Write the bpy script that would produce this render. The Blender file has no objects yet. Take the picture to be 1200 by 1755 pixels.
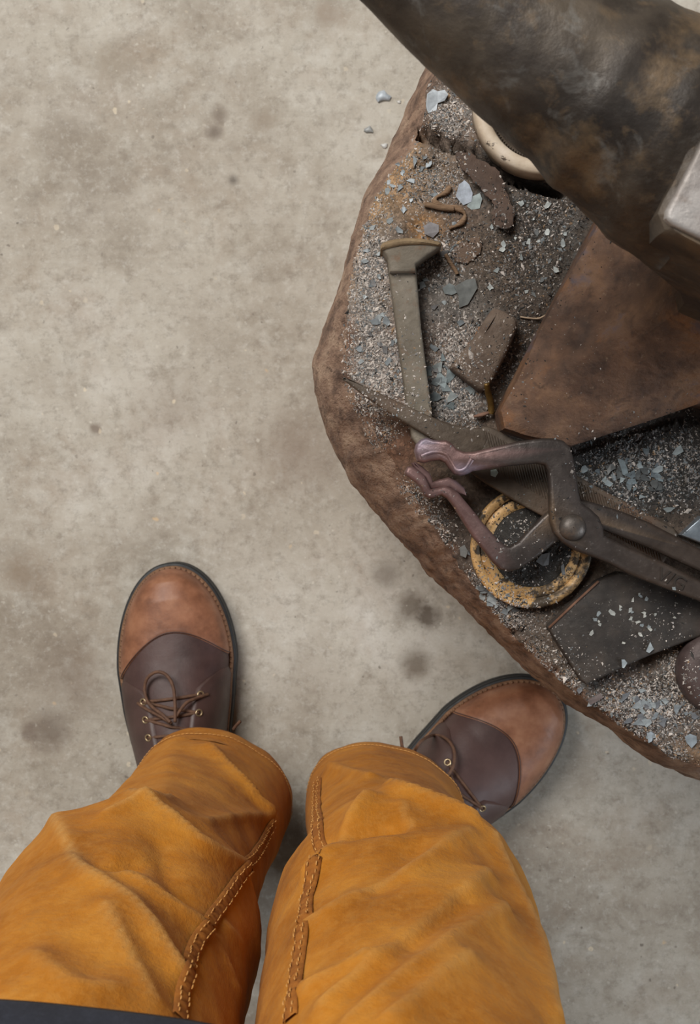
import bpy, bmesh, math, random
import numpy as np
from mathutils import Vector, Matrix, noise
from mathutils.bvhtree import BVHTree

random.seed(7); rng = np.random.default_rng(7)
scene = bpy.context.scene
COL = scene.collection

# ------------------------------------------------------------------ camera
CAMZ = 1.5
FPX = 2600.0
cam_d = bpy.data.cameras.new('camera'); cam = bpy.data.objects.new('camera', cam_d); COL.objects.link(cam)
cam.location = (0, 0, CAMZ); cam.rotation_euler = (0, 0, 0)
cam_d.sensor_fit = 'HORIZONTAL'; cam_d.sensor_width = 36.0; cam_d.lens = 36.0 * FPX / 1200.0
cam_d.clip_start = 0.02; cam_d.clip_end = 50
cam_d.dof.use_dof = True; cam_d.dof.focus_distance = 1.02; cam_d.dof.aperture_fstop = 30.0
scene.camera = cam

# ------------------------------------------------------------------ light
def lin(c):
    r = []
    for x in c[:3]:
        x = x / 255.0
        r.append(x / 12.92 if x <= 0.04045 else ((x + 0.055) / 1.055) ** 2.4)
    return (r[0], r[1], r[2], 1.0)

world = bpy.data.worlds.new('workshop_light'); scene.world = world
world.use_nodes = True
bg = world.node_tree.nodes['Background']
bg.inputs[0].default_value = (0.92, 0.97, 1.0, 1); bg.inputs[1].default_value = 0.075

def area(name, loc, target, sx, sy, watts, col):
    d = bpy.data.lights.new(name, 'AREA'); d.shape = 'RECTANGLE'; d.size = sx; d.size_y = sy
    d.energy = watts; d.color = col
    o = bpy.data.objects.new(name, d); COL.objects.link(o)
    o.location = loc
    o.rotation_euler = (Vector(target) - Vector(loc)).to_track_quat('-Z', 'Y').to_euler()
    return o
# soft daylight from a roof opening above the brighter, far side of the floor
area('skylight_offscreen', (-1.3, 1.8, 3.4), (-0.4, 0.5, 0.0), 2.0, 1.6, 158, (1.0, 0.975, 0.93))
# cool daylight from a window in the right wall (its blue shows on the boot in the photo)
area('window_right_offscreen', (3.8, -1.4, 1.95), (0.3, -0.3, 0.3), 1.4, 1.2, 125, (0.80, 0.90, 1.0))


scene.view_settings.view_transform = 'Standard'
scene.view_settings.look = 'None'
scene.view_settings.gamma = 1.0
scene.view_settings.use_curve_mapping = False
scene.view_settings.exposure = 0.0

# ------------------------------------------------------------------ helpers
def W(px, py, z):
    """point of the place seen at a pixel of the photograph, at real height z"""
    d = CAMZ - z
    return np.array([(px - 600.0) / FPX * d, (877.5 - py) / FPX * d, z])

ORG = {}
def mk(name, V, F, mat, parent=None, smooth=True, colors=None, origin=None, sharp=None):
    V = np.asarray(V, dtype=float)
    if parent is not None: o0 = ORG[parent.name] if origin is None else np.array(origin, float)
    else: o0 = np.array([V[:, 0].mean(), V[:, 1].mean(), V[:, 2].min()]) if origin is None else np.array(origin, float)
    me = bpy.data.meshes.new(name)
    me.from_pydata((V - o0).tolist(), [], [list(f) for f in F])
    bm = bmesh.new(); bm.from_mesh(me)
    bmesh.ops.recalc_face_normals(bm, faces=bm.faces); bm.to_mesh(me); bm.free()
    if smooth:
        me.polygons.foreach_set('use_smooth', [True] * len(me.polygons))
        if sharp: me.set_sharp_from_angle(angle=math.radians(sharp))
    if colors is not None:
        ca = me.color_attributes.new('Col', 'FLOAT_COLOR', 'POINT')
        c = np.ones((len(V), 4)); c[:, :3] = colors
        ca.data.foreach_set('color', c.ravel())
    me.materials.append(mat)
    o = bpy.data.objects.new(name, me); COL.objects.link(o)
    ORG[o.name] = o0
    if parent is not None:
        o.parent = parent; o.location = o0 - ORG[parent.name]
    else: o.location = o0
    return o

def empty(name, loc):
    o = bpy.data.objects.new(name, None); COL.objects.link(o); o.location = loc
    o.empty_display_size = 0.05
    ORG[o.name] = np.array(loc, float)
    return o

def tag(o, label=None, cat=None, group=None, kind=None):
    if label: o['label'] = label
    if cat: o['category'] = cat
    if group: o['group'] = group
    if kind: o['kind'] = kind
    return o

def cat_rom(pts, n=6, closed=False):
    P = [np.array(p, float) for p in pts]; out = []
    m = len(P); rngi = range(m if closed else m - 1)
    for i in rngi:
        if closed: p0, p1, p2, p3 = P[(i - 1) % m], P[i], P[(i + 1) % m], P[(i + 2) % m]
        else: p0, p1, p2, p3 = P[max(i - 1, 0)], P[i], P[i + 1], P[min(i + 2, m - 1)]
        for k in range(n):
            t = k / n
            out.append(0.5 * ((2 * p1) + (-p0 + p2) * t + (2 * p0 - 5 * p1 + 4 * p2 - p3) * t * t + (-p0 + 3 * p1 - 3 * p2 + p3) * t ** 3))
    if not closed: out.append(P[-1])
    return out

def chaikin(pts, it=2):
    P = [np.array(p, float) for p in pts]
    for _ in range(it):
        Q = []
        for i in range(len(P)):
            a, b = P[i], P[(i + 1) % len(P)]
            Q += [a * .78 + b * .22, a * .22 + b * .78]
        P = Q
    return P

def tube(pts, r, n=8, caps=True):
    """tube along 3D points, r number or per-point list -> V,F"""
    P = [np.array(p, float) for p in pts]; V = []; F = []
    rs = [r] * len(P) if np.isscalar(r) else r
    up = np.array([0.13, 0.21, 0.97]); 
    for i, p in enumerate(P):
        t = P[min(i + 1, len(P) - 1)] - P[max(i - 1, 0)]; t = t / (np.linalg.norm(t) + 1e-9)
        a = np.cross(t, up); a /= (np.linalg.norm(a) + 1e-9); b = np.cross(a, t)
        for k in range(n):
            w = 2 * math.pi * k / n
            V.append(p + rs[i] * (math.cos(w) * a + math.sin(w) * b))
    for i in range(len(P) - 1):
        for k in range(n):
            k2 = (k + 1) % n
            F.append((i * n + k, i * n + k2, (i + 1) * n + k2, (i + 1) * n + k))
    if caps:
        F.append(tuple(range(n))[::-1]); m = (len(P) - 1) * n; F.append(tuple(range(m, m + n)))
    return V, F

def join(parts):
    V = []; F = []
    for v, f in parts:
        b = len(V); V += [np.array(x, float) for x in v]; F += [tuple(i + b for i in q) for q in f]
    return V, F

def slab(outline, zbot, ztop, bev=0.0015, seg=3, zfun=None, inset_bottom=True):
    """solid from a closed xy outline with rounded edges; zfun(x,y)->extra height"""
    P = np.array([[p[0], p[1]] for p in outline]); n = len(P)
    nx = np.roll(P, -1, 0) - np.roll(P, 1, 0)
    ln = np.linalg.norm(nx, axis=1)[:, None] + 1e-9
    nrm = np.stack([nx[:, 1], -nx[:, 0]], 1) / ln
    ar = 0.5 * np.sum(P[:, 0] * np.roll(P[:, 1], -1) - np.roll(P[:, 0], -1) * P[:, 1])
    if ar < 0: nrm = -nrm
    rings = []
    for k in range(seg + 1):
        a = math.pi / 2 * k / seg
        rings.append((-bev * (1 - math.sin(a)), zbot + bev * (1 - math.cos(a))))
    for k in range(seg + 1):
        a = math.pi / 2 * k / seg
        rings.append((-bev * (1 - math.cos(a)), ztop - bev * (1 - math.sin(a))))
    V = []; F = []
    for off, z in rings:
        Q = P + nrm * off
        for q in Q:
            V.append((q[0], q[1], z + (zfun(q[0], q[1]) if zfun else 0)))
    for i in range(len(rings) - 1):
        for k in range(n):
            k2 = (k + 1) % n
            F.append((i * n + k, i * n + k2, (i + 1) * n + k2, (i + 1) * n + k))
    F.append(tuple(range(n))[::-1]); m = (len(rings) - 1) * n; F.append(tuple(range(m, m + n)))
    return V, F

def lathe(profile, n=64, center=(0, 0, 0), closed=False):
    V = []; F = []; m = len(profile)
    for k in range(n):
        w = 2 * math.pi * k / n
        for r, z in profile:
            V.append((center[0] + r * math.cos(w), center[1] + r * math.sin(w), center[2] + z))
    for k in range(n):
        k2 = (k + 1) % n
        for j in range(m if closed else m - 1):
            j2 = (j + 1) % m
            F.append((k * m + j, k2 * m + j, k2 * m + j2, k * m + j2))
    return V, F

def fbm(v, s, o=4, H=0.9):
    return noise.fractal(Vector((v[0] * s, v[1] * s, v[2] * s)), H, 2.1, o)

# ------------------------------------------------------------------ materials
def new_mat(name):
    m = bpy.data.materials.new(name); m.use_nodes = True
    nt = m.node_tree; b = nt.nodes['Principled BSDF']
    return m, nt, b
def nd(nt, typ, **kw):
    n = nt.nodes.new(typ)
    for k, v in kw.items(): setattr(n, k, v)
    return n
def coords(nt, stretch=None):
    t = nd(nt, 'ShaderNodeTexCoord')
    if stretch is None: return t.outputs['Object']
    mp = nd(nt, 'ShaderNodeMapping'); mp.inputs['Scale'].default_value = stretch
    nt.links.new(t.outputs['Object'], mp.inputs['Vector']); return mp.outputs[0]
def noise_n(nt, vec, scale, detail=6, rough=0.6, dist=0.0):
    n = nd(nt, 'ShaderNodeTexNoise'); n.inputs['Scale'].default_value = scale
    n.inputs['Detail'].default_value = detail; n.inputs['Roughness'].default_value = rough
    n.inputs['Distortion'].default_value = dist
    nt.links.new(vec, n.inputs['Vector']); return n.outputs['Fac']
def ramp(nt, fac, stops, interp='LINEAR'):
    r = nd(nt, 'ShaderNodeValToRGB'); cr = r.color_ramp; cr.interpolation = interp
    while len(cr.elements) < len(stops): cr.elements.new(0.5)
    for e, (p, c) in zip(cr.elements, stops):
        e.position = p; e.color = lin(c) if max(c) > 4 else (*c[:3], 1)
    nt.links.new(fac, r.inputs[0]); return r.outputs[0]
def maprange(nt, fac, a, b, lo=0.0, hi=1.0):
    m = nd(nt, 'ShaderNodeMapRange'); m.inputs[1].default_value = a; m.inputs[2].default_value = b
    m.inputs[3].default_value = lo; m.inputs[4].default_value = hi
    nt.links.new(fac, m.inputs[0]); return m.outputs[0]
def mix(nt, fac, a, b, mode='MIX'):
    m = nd(nt, 'ShaderNodeMix', data_type='RGBA', blend_type=mode)
    for s, v in ((m.inputs[0], fac), (m.inputs[6], a), (m.inputs[7], b)):
        if hasattr(v, 'links') or isinstance(v, bpy.types.NodeSocket): nt.links.new(v, s)
        elif isinstance(v, (int, float)): s.default_value = v
        else: s.default_value = lin(v)
    return m.outputs[2]
def math_n(nt, op, a, b=None):
    m = nd(nt, 'ShaderNodeMath', operation=op)
    for s, v in ((m.inputs[0], a), (m.inputs[1], b)):
        if v is None: continue
        if isinstance(v, (int, float)): s.default_value = v
        else: nt.links.new(v, s)
    return m.outputs[0]
def bump(nt, bsdf, h, strength, dist=0.002):
    b = nd(nt, 'ShaderNodeBump'); b.inputs['Strength'].default_value = strength
    b.inputs['Distance'].default_value = dist
    nt.links.new(h, b.inputs['Height']); 
    old = bsdf.inputs['Normal'].links
    if old: nt.links.new(old[0].from_socket, b.inputs['Normal'])
    nt.links.new(b.outputs[0], bsdf.inputs['Normal'])

def mottle(name, stops, scale, layers=(), rough=(0.6, 0.8), metal=0.0, bumps=(), stretch=None, vcol=False, spec=0.5):
    """noise-ramp colour + blotch layers (scale, lo, hi, colour, strength)"""
    m, nt, b = new_mat(name); vec = coords(nt, stretch)
    n0 = noise_n(nt, vec, scale, 8, 0.62)
    c = ramp(nt, n0, stops)
    if vcol:
        at = nd(nt, 'ShaderNodeAttribute'); at.attribute_name = 'Col'
        c = mix(nt, 1.0, at.outputs['Color'], c, 'MULTIPLY')
    for i, (s, lo, hi, col, st) in enumerate(layers):
        f = maprange(nt, noise_n(nt, vec, s, 7, 0.65, 0.3 * (i % 3)), lo, hi, 0, st)
        c = mix(nt, f, c, col)
    nt.links.new(c, b.inputs['Base Color'])
    nt.links.new(maprange(nt, noise_n(nt, vec, scale * 2.3, 4), 0.3, 0.7, rough[0], rough[1]), b.inputs['Roughness'])
    b.inputs['Metallic'].default_value = metal
    b.inputs['Specular IOR Level'].default_value = spec
    for s, st, dist in bumps: bump(nt, b, noise_n(nt, vec, s, 6, 0.65), st, dist)
    return m

# concrete -----------------------------------------------------------------
def concrete():
    m, nt, b = new_mat('concrete'); vec = coords(nt)
    c = ramp(nt, noise_n(nt, vec, 4.2, 10, 0.66, 0.1), [(0.36, (146, 135, 121)), (0.46, (172, 163, 150)), (0.55, (188, 181, 169)), (0.66, (205, 200, 191))])
    c = mix(nt, maprange(nt, noise_n(nt, vec, 8, 9, 0.7, 0.1), 0.50, 0.66, 0, 0.5), c, (146, 126, 106))
    c = mix(nt, maprange(nt, noise_n(nt, vec, 15, 9, 0.72, 0.15), 0.52, 0.68, 0, 0.6), c, (200, 196, 187))
    c = mix(nt, maprange(nt, noise_n(nt, vec, 24, 9, 0.72, 0.1), 0.53, 0.68, 0, 0.5), c, (131, 119, 105))
    c = mix(nt, maprange(nt, noise_n(nt, vec, 75, 9, 0.8), 0.50, 0.64, 0, 0.5), c, (124, 113, 100))
    c = mix(nt, maprange(nt, noise_n(nt, vec, 120, 9, 0.8), 0.52, 0.66, 0, 0.5), c, (206, 202, 194))
    # trowel streaks
    st = coords(nt, (8, 50, 1))
    c = mix(nt, maprange(nt, noise_n(nt, st, 1.6, 7, 0.7, 0.2), 0.56, 0.72, 0, 0.3), c, (140, 130, 117))
    # stains with a shape of their own: (px, py, radius px, colour, strength)
    wob = noise_n(nt, vec, 75, 6, 0.7)
    wob2 = noise_n(nt, vec, 9, 6, 0.6)
    stains = [(376, 196, 14, (118, 104, 90), .8), (368, 226, 13, (112, 99, 86), .85), (400, 309, 9, (90, 80, 70), .8),
              (37, 985, 30, (122, 100, 76), .6), (85, 1252, 34, (106, 92, 80), .7), (50, 1252, 16, (112, 96, 84), .6),
              (705, 1040, 24, (100, 87, 72), .75), (733, 1056, 20, (88, 75, 62), .85), (712, 1138, 24, (104, 91, 76), .75),
              (660, 985, 22, (100, 88, 76), .5), (163, 735, 9, (110, 92, 78), .7), (560, 25, 24, (140, 122, 105), .6),
              (450, 205, 18, (150, 136, 120), .6), (190, 110, 34, (150, 138, 122), .5),
              (500, 780, 60, (124, 102, 86), .55),
              (300, 700, 50, (140, 124, 108), .4),
              (130, 1180, 60, (128, 112, 98), .5)]
    for px, py, r, col, s in stains:
        p = W(px, py, 0); R = r / FPX * CAMZ
        d = nd(nt, 'ShaderNodeVectorMath', operation='DISTANCE'); nt.links.new(vec, d.inputs[0]); d.inputs[1].default_value = p
        soft = 0.75 if r < 35 else 1.1
        w_ = wob if r < 35 else wob2
        dd = math_n(nt, 'ADD', d.outputs['Value'], math_n(nt, 'MULTIPLY', math_n(nt, 'SUBTRACT', w_, 0.5), R * (2.6 if r < 35 else 2.4)))
        f = maprange(nt, dd, R * (1 + soft * .6), R * (1 - soft * .8), 0, s)
        c = mix(nt, f, c, col)
    # pale aggregate specks, in loose clusters
    clus = maprange(nt, noise_n(nt, vec, 6, 4, .6), .42, .6, .1, 1)
    wv = nd(nt, 'ShaderNodeTexNoise'); wv.inputs['Scale'].default_value = 150; nt.links.new(vec, wv.inputs['Vector'])
    off = nd(nt, 'ShaderNodeVectorMath', operation='MULTIPLY_ADD'); nt.links.new(wv.outputs['Color'], off.inputs[0]); off.inputs[1].default_value = (.006, .006, .006); nt.links.new(vec, off.inputs[2])
    for sc, thr, col, keep, st_ in ((70, 0.10, (222, 208, 184), 0.8, .75), (150, 0.14, (208, 202, 190), 0.72, .6), (38, 0.05, (226, 190, 140), 0.8, .8), (120, .10, (100, 90, 80), .82, .7), (28, .05, (96, 84, 74), .8, .6)):
        v = nd(nt, 'ShaderNodeTexVoronoi'); v.inputs['Scale'].default_value = sc; nt.links.new(off.outputs[0], v.inputs['Vector'])
        sep = nd(nt, 'ShaderNodeSeparateColor'); nt.links.new(v.outputs['Color'], sep.inputs[0])
        on = math_n(nt, 'MULTIPLY', math_n(nt, 'GREATER_THAN', sep.outputs[0], keep), clus)
        sz = math_n(nt, 'MULTIPLY', sep.outputs[1], thr * 1.6)
        near = maprange(nt, math_n(nt, 'SUBTRACT', v.outputs['Distance'], sz), 0.0, 0.06, 1, 0)
        c = mix(nt, math_n(nt, 'MULTIPLY', math_n(nt, 'MULTIPLY', on, near), st_), c, col)
    nt.links.new(c, b.inputs['Base Color'])
    nt.links.new(maprange(nt, noise_n(nt, vec, 14, 5), 0.3, 0.7, 0.5, 0.75), b.inputs['Roughness'])
    bump(nt, b, noise_n(nt, vec, 160, 6, 0.7), 0.25, 0.0015)
    bump(nt, b, noise_n(nt, vec, 25, 5, 0.6), 0.25, 0.003)
    return m
M_floor = concrete()

M_bark = mottle('rusty_brown_wood', [(0.34, (104, 81, 69)), (0.5, (152, 123, 104)), (0.66, (184, 156, 134))], 60,
    [(110, .54, .68, (72, 52, 43), .75), (22, .56, .7, (150, 112, 86), .4), (45, .58, .66, (84, 62, 50), .6)], (0.85, 0.95), 0, [(420, .8, .003), (110, .8, .005)], (1, 1, .4))

def stump_top_mat():
    m, nt, b = new_mat('sooty_wood_and_scale'); vec = coords(nt)
    at = nd(nt, 'ShaderNodeAttribute'); at.attribute_name = 'Col'
    c = mix(nt, 1.0, at.outputs['Color'], ramp(nt, noise_n(nt, vec, 55, 9, 0.68), [(0.25, (0.34, 0.32, 0.30)), (0.5, (0.95, 0.93, 0.9)), (0.75, (1.6, 1.55, 1.5))]), 'MULTIPLY')
    c = mix(nt, maprange(nt, noise_n(nt, vec, 26, 7, .7, .5), .55, .72, 0, .55), c, (52, 42, 36))
    c = mix(nt, maprange(nt, noise_n(nt, vec, 34, 8, .7), .54, .62, 0, .6), c, (112, 114, 113))
    for sc, keep, st in ((420, .62, .55), (700, .55, .5)):
        v = nd(nt, 'ShaderNodeTexVoronoi'); v.inputs['Scale'].default_value = sc; nt.links.new(vec, v.inputs['Vector'])
        sep = nd(nt, 'ShaderNodeSeparateColor'); nt.links.new(v.outputs['Color'], sep.inputs[0])
        on = math_n(nt, 'GREATER_THAN', sep.outputs[0], keep)
        g = mix(nt, 1.0, at.outputs['Color'], ramp(nt, sep.outputs[1], [(0, (0.5, 0.5, 0.5)), (1, (2.2, 2.15, 2.1))]), 'MULTIPLY')
        c = mix(nt, math_n(nt, 'MULTIPLY', on, st), c, g)
    nt.links.new(c, b.inputs['Base Color'])
    b.inputs['Roughness'].default_value = 0.85
    bump(nt, b, noise_n(nt, vec, 300, 6, .7), .6, .003); bump(nt, b, noise_n(nt, vec, 70, 6, .7), .5, .004)
    return m
M_top = stump_top_mat()

M_rust = mottle('rusty_iron_foot', [(0.33, (66, 48, 39)), (0.5, (106, 79, 62)), (0.67, (140, 106, 80))], 30,
    [(9, .5, .62, (82, 70, 66), .6), (26, .56, .68, (146, 96, 54), .55), (90, .54, .68, (56, 40, 33), .6), (15, .58, .64, (84, 78, 88), .75), (220, .62, .72, (160, 140, 118), .4)], (0.6, 0.85), 0.1,
    [(260, .55, .0025), (60, .35, .003)])
M_anvil = mottle('dark_worn_iron', [(0.34, (42, 36, 32)), (0.5, (66, 58, 51)), (0.66, (94, 83, 71))], 13,
    [(18, .52, .64, (128, 104, 76), .6), (9, .52, .66, (70, 63, 62), .65), (50, .56, .7, (140, 138, 134), .35), (34, .54, .66, (46, 38, 33), .6), (75, .56, .68, (116, 96, 74), .45)], (0.42, 0.62), 0.3,
    [(120, .22, .0025), (26, .3, .004)])
M_face = mottle('polished_anvil_steel', [(0.35, (112, 104, 98)), (0.5, (148, 141, 137)), (0.65, (170, 165, 162))], 30,
    [(40, .54, .68, (112, 94, 80), .7)], (0.45, 0.65), 0.3, [(150, .3, .002), (40, .3, .003)])

def tongs_mat():
    m, nt, b = new_mat('blued_tong_steel'); vec = coords(nt)
    at = nd(nt, 'ShaderNodeAttribute'); at.attribute_name = 'Col'
    c = mix(nt, 1.0, at.outputs['Color'], ramp(nt, noise_n(nt, vec, 60, 8, .65), [(.25, (.62, .6, .58)), (.5, (1, 1, 1)), (.75, (1.35, 1.35, 1.35))]), 'MULTIPLY')
    c = mix(nt, maprange(nt, noise_n(nt, vec, 240, 5, .7), .62, .75, 0, .5), c, (150, 142, 138))
    nt.links.new(c, b.inputs['Base Color']); b.inputs['Metallic'].default_value = .45
    nt.links.new(maprange(nt, noise_n(nt, vec, 90, 4), .3, .7, .34, .55), b.inputs['Roughness'])
    bump(nt, b, noise_n(nt, vec, 130, 5), .25, .002)
    return m
M_tongs = tongs_mat()
M_tdark = mottle('tong_rivet_steel', [(0.3, (58, 52, 48)), (0.7, (108, 100, 94))], 60, [(120, .55, .7, (128, 104, 84), .5)], (.35, .55), .5, [(160, .2, .002)])
M_stamp = mottle('stamped_recess', [(0.3, (34, 27, 22)), (0.7, (50, 41, 33))], 80, (), (.8, .9))
M_spike = mottle('weathered_spike_iron', [(0.25, (84, 75, 64)), (0.5, (117, 108, 95)), (0.75, (140, 131, 118))], 45,
    [(110, .56, .72, (124, 86, 60), .55), (200, .62, .76, (58, 50, 44), .6)], (.65, .85), .15, [(300, .4, .002), (70, .3, .002)])
M_spikehead = mottle('spike_head_iron', [(0.25, (112, 92, 68)), (0.6, (150, 128, 98)), (.8, (165, 146, 116))], 70, [(120, .56, .72, (84, 66, 50), .5)], (.65, .85), .15, [(260, .4, .002)])
def file_mat():
    m, nt, b = new_mat('old_file_steel'); vec = coords(nt)
    c = ramp(nt, noise_n(nt, vec, 40, 8, .65), [(.25, (58, 48, 40)), (.5, (88, 76, 65)), (.75, (110, 97, 84))])
    c = mix(nt, maprange(nt, noise_n(nt, vec, 18, 6, .6), .55, .7, 0, .6), c, (104, 76, 58))
    nt.links.new(c, b.inputs['Base Color']); b.inputs['Metallic'].default_value = .25; b.inputs['Roughness'].default_value = .6
    bump(nt, b, noise_n(nt, vec, 200, 5), .35, .002)
    return m
M_file = file_mat()
M_gold = mottle('sooty_gold_lid', [(0.35, (170, 130, 80)), (0.55, (204, 164, 110)), (.7, (218, 182, 132))], 40,
    [(80, .52, .58, (44, 36, 28), .95), (22, .54, .62, (58, 46, 32), .9), (300, .55, .63, (60, 48, 34), .8)], (.45, .65), .15, [(150, .25, .002)])
M_soot = mottle('soot_filling', [(0.3, (34, 31, 28)), (0.6, (56, 52, 48)), (.8, (90, 86, 82))], 160, [(420, .6, .7, (150, 148, 144), .6)], (.8, .95), 0, [(300, .7, .004)])
M_cream = mottle('chipped_cream_plastic', [(0.35, (184, 164, 142)), (0.5, (206, 190, 170)), (.65, (218, 204, 188))], 30,
    [(90, .60, .64, (52, 40, 32), .9), (30, .58, .74, (160, 128, 98), .5)], (.45, .6), 0, [(160, .2, .002)])
M_darkcap = mottle('dark_ribbed_inside', [(0.3, (58, 48, 40)), (0.7, (84, 72, 60))], 60, (), (.7, .85))
M_block = mottle('dusty_iron_block', [(0.25, (82, 66, 56)), (0.5, (112, 96, 84)), (0.75, (132, 116, 102))], 60,
    [(140, .58, .72, (66, 50, 42), .6), (30, .55, .7, (108, 82, 66), .5)], (.75, .9), .05, [(260, .5, .003), (80, .4, .003)])
M_plate = mottle('dusty_black_plate', [(0.34, (34, 29, 26)), (0.5, (52, 46, 42)), (0.66, (72, 64, 58))], 45,
    [(420, .62, .70, (150, 146, 140), .6), (18, .54, .7, (92, 70, 54), .45)], (.6, .85), .15, [(300, .4, .002), (50, .3, .003)])
M_puck = mottle('purple_brown_iron', [(0.25, (62, 50, 48)), (0.6, (88, 74, 72)), (.8, (108, 94, 92))], 50, [(200, .62, .74, (120, 112, 110), .5)], (.45, .65), .3, [(160, .25, .002)])
M_barsteel = mottle('bright_bar_steel', [(0.3, (136, 146, 156)), (0.7, (176, 184, 192))], 60, (), (.3, .45), .7, [(200, .2, .001)])
M_leather_scrap = mottle('dark_leather_scrap', [(0.3, (64, 49, 41)), (0.7, (92, 73, 62))], 60, [(160, .6, .75, (112, 96, 84), .4)], (.7, .85), 0, [(200, .4, .002)])
M_root = mottle('twisted_bark_strip', [(0.3, (112, 86, 64)), (0.7, (150, 122, 96))], 120, (), (.8, .9), 0, [(300, .6, .002)], (1, 4, 1))
M_nail = mottle('brassy_bent_nail', [(0.3, (84, 62, 30)), (0.6, (122, 94, 48)), (.8, (178, 146, 88))], 120, (), (.4, .55), .5)
M_straw = mottle('pale_straw', [(0.3, (160, 136, 112)), (0.7, (196, 176, 152))], 80, (), (.8, .9))

def vcol_mat(name, rough, metal=0.0, sc=300, amp=.25):
    m, nt, b = new_mat(name); vec = coords(nt)
    at = nd(nt, 'ShaderNodeAttribute'); at.attribute_name = 'Col'
    c = mix(nt, 1.0, at.outputs['Color'], ramp(nt, noise_n(nt, vec, sc, 5, .6), [(.3, (1 - amp,) * 3), (.7, (1 + amp,) * 3)]), 'MULTIPLY')
    nt.links.new(c, b.inputs['Base Color']); b.inputs['Roughness'].default_value = rough; b.inputs['Metallic'].default_value = metal
    return m
M_grit = vcol_mat('scale_grit', .7)
M_flake = vcol_mat('forge_scale', .45, .1, 200, .3)

# leather + cloth
M_cap = mottle('tan_leather', [(0.33, (108, 68, 48)), (0.5, (142, 95, 70)), (0.67, (166, 120, 92))], 26,
    [(40, .54, .68, (104, 66, 48), .55), (14, .54, .68, (172, 122, 92), .4)], (.42, .55), 0, [(420, .2, .001), (40, .12, .002)], spec=.35)
M_vamp = mottle('dark_brown_leather', [(0.25, (56, 38, 36)), (0.5, (78, 57, 54)), (0.75, (92, 70, 66))], 22,
    [(12, .56, .72, (90, 66, 60), .4)], (.46, .58), 0, [(500, .15, .001), (60, .1, .002)], spec=.35)
M_quarter = mottle('dark_brown_leather_flap', [(0.25, (54, 37, 34)), (0.5, (75, 54, 50)), (0.75, (89, 67, 62))], 22, (), (.4, .55), 0, [(500, .2, .001)])
M_sole = mottle('black_rubber_sole', [(0.3, (24, 25, 27)), (0.7, (40, 41, 43))], 60, (), (.5, .65), 0, [(300, .2, .001)])
M_welt = mottle('tan_welt', [(0.3, (108, 76, 54)), (0.7, (140, 104, 76))], 80, (), (.6, .75))
M_lace = mottle('brown_lace', [(0.3, (78, 52, 38)), (0.7, (112, 80, 60))], 200, (), (.6, .75), 0, [(900, .5, .001)])
M_eyelet = mottle('brass_eyelet', [(0.3, (150, 128, 96)), (0.7, (196, 176, 144))], 120, (), (.3, .4), .8)

def canvas():
    m, nt, b = new_mat('mustard_canvas'); vec = coords(nt)
    c = ramp(nt, noise_n(nt, vec, 16, 8, .6), [(.33, (154, 93, 22)), (.5, (178, 112, 31)), (.67, (194, 130, 46))])
    c = mix(nt, maprange(nt, noise_n(nt, vec, 7, 6, .6, .6), .52, .74, 0, .45), c, (190, 134, 62))
    c = mix(nt, maprange(nt, noise_n(nt, vec, 11, 6, .6, .4), .58, .74, 0, .35), c, (138, 84, 26))
    at = nd(nt, 'ShaderNodeAttribute'); at.attribute_name = 'Col'
    sep = nd(nt, 'ShaderNodeSeparateColor'); nt.links.new(at.outputs['Color'], sep.inputs[0])
    c = mix(nt, maprange(nt, noise_n(nt, vec, 120, 7, .75), .45, .7, 0, .4), c, (200, 146, 74))
    c = mix(nt, maprange(nt, noise_n(nt, vec, 60, 8, .75), .54, .7, 0, .4), c, (134, 80, 20))
    grain = maprange(nt, noise_n(nt, vec, 160, 5, .7), .3, .7, .45, 1)
    c = mix(nt, math_n(nt, 'MULTIPLY', sep.outputs[0], grain), c, (206, 160, 96))      # rubbed creases
    nt.links.new(c, b.inputs['Base Color']); b.inputs['Roughness'].default_value = .88
    b.inputs['Specular IOR Level'].default_value = .2
    b.inputs['Sheen Weight'].default_value = .03
    w = nd(nt, 'ShaderNodeTexWave'); w.inputs['Scale'].default_value = 420; w.inputs['Distortion'].default_value = 1.5; nt.links.new(vec, w.inputs['Vector'])
    bump(nt, b, w.outputs['Fac'], .12, .001)
    bump(nt, b, noise_n(nt, vec, 420, 5, .7), .5, .0012)
    bump(nt, b, noise_n(nt, vec, 38, 6, .6), .4, .006)
    return m
M_canvas = canvas()
M_seam = mottle('canvas_seam', [(0.3, (124, 70, 16)), (0.6, (160, 98, 30)), (.8, (186, 124, 50))], 150, (), (.85, .95), 0, [(300, .4, .001)])
M_thread = mottle('tan_thread', [(0.3, (186, 128, 60)), (0.7, (214, 164, 98))], 200, (), (.8, .9))
M_shirt = mottle('navy_cloth', [(0.3, (26, 29, 40)), (0.7, (42, 46, 60))], 60, [(300, .5, .7, (58, 62, 76), .4)], (.9, .95), 0, [(500, .4, .001), (20, .3, .005)])

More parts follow.
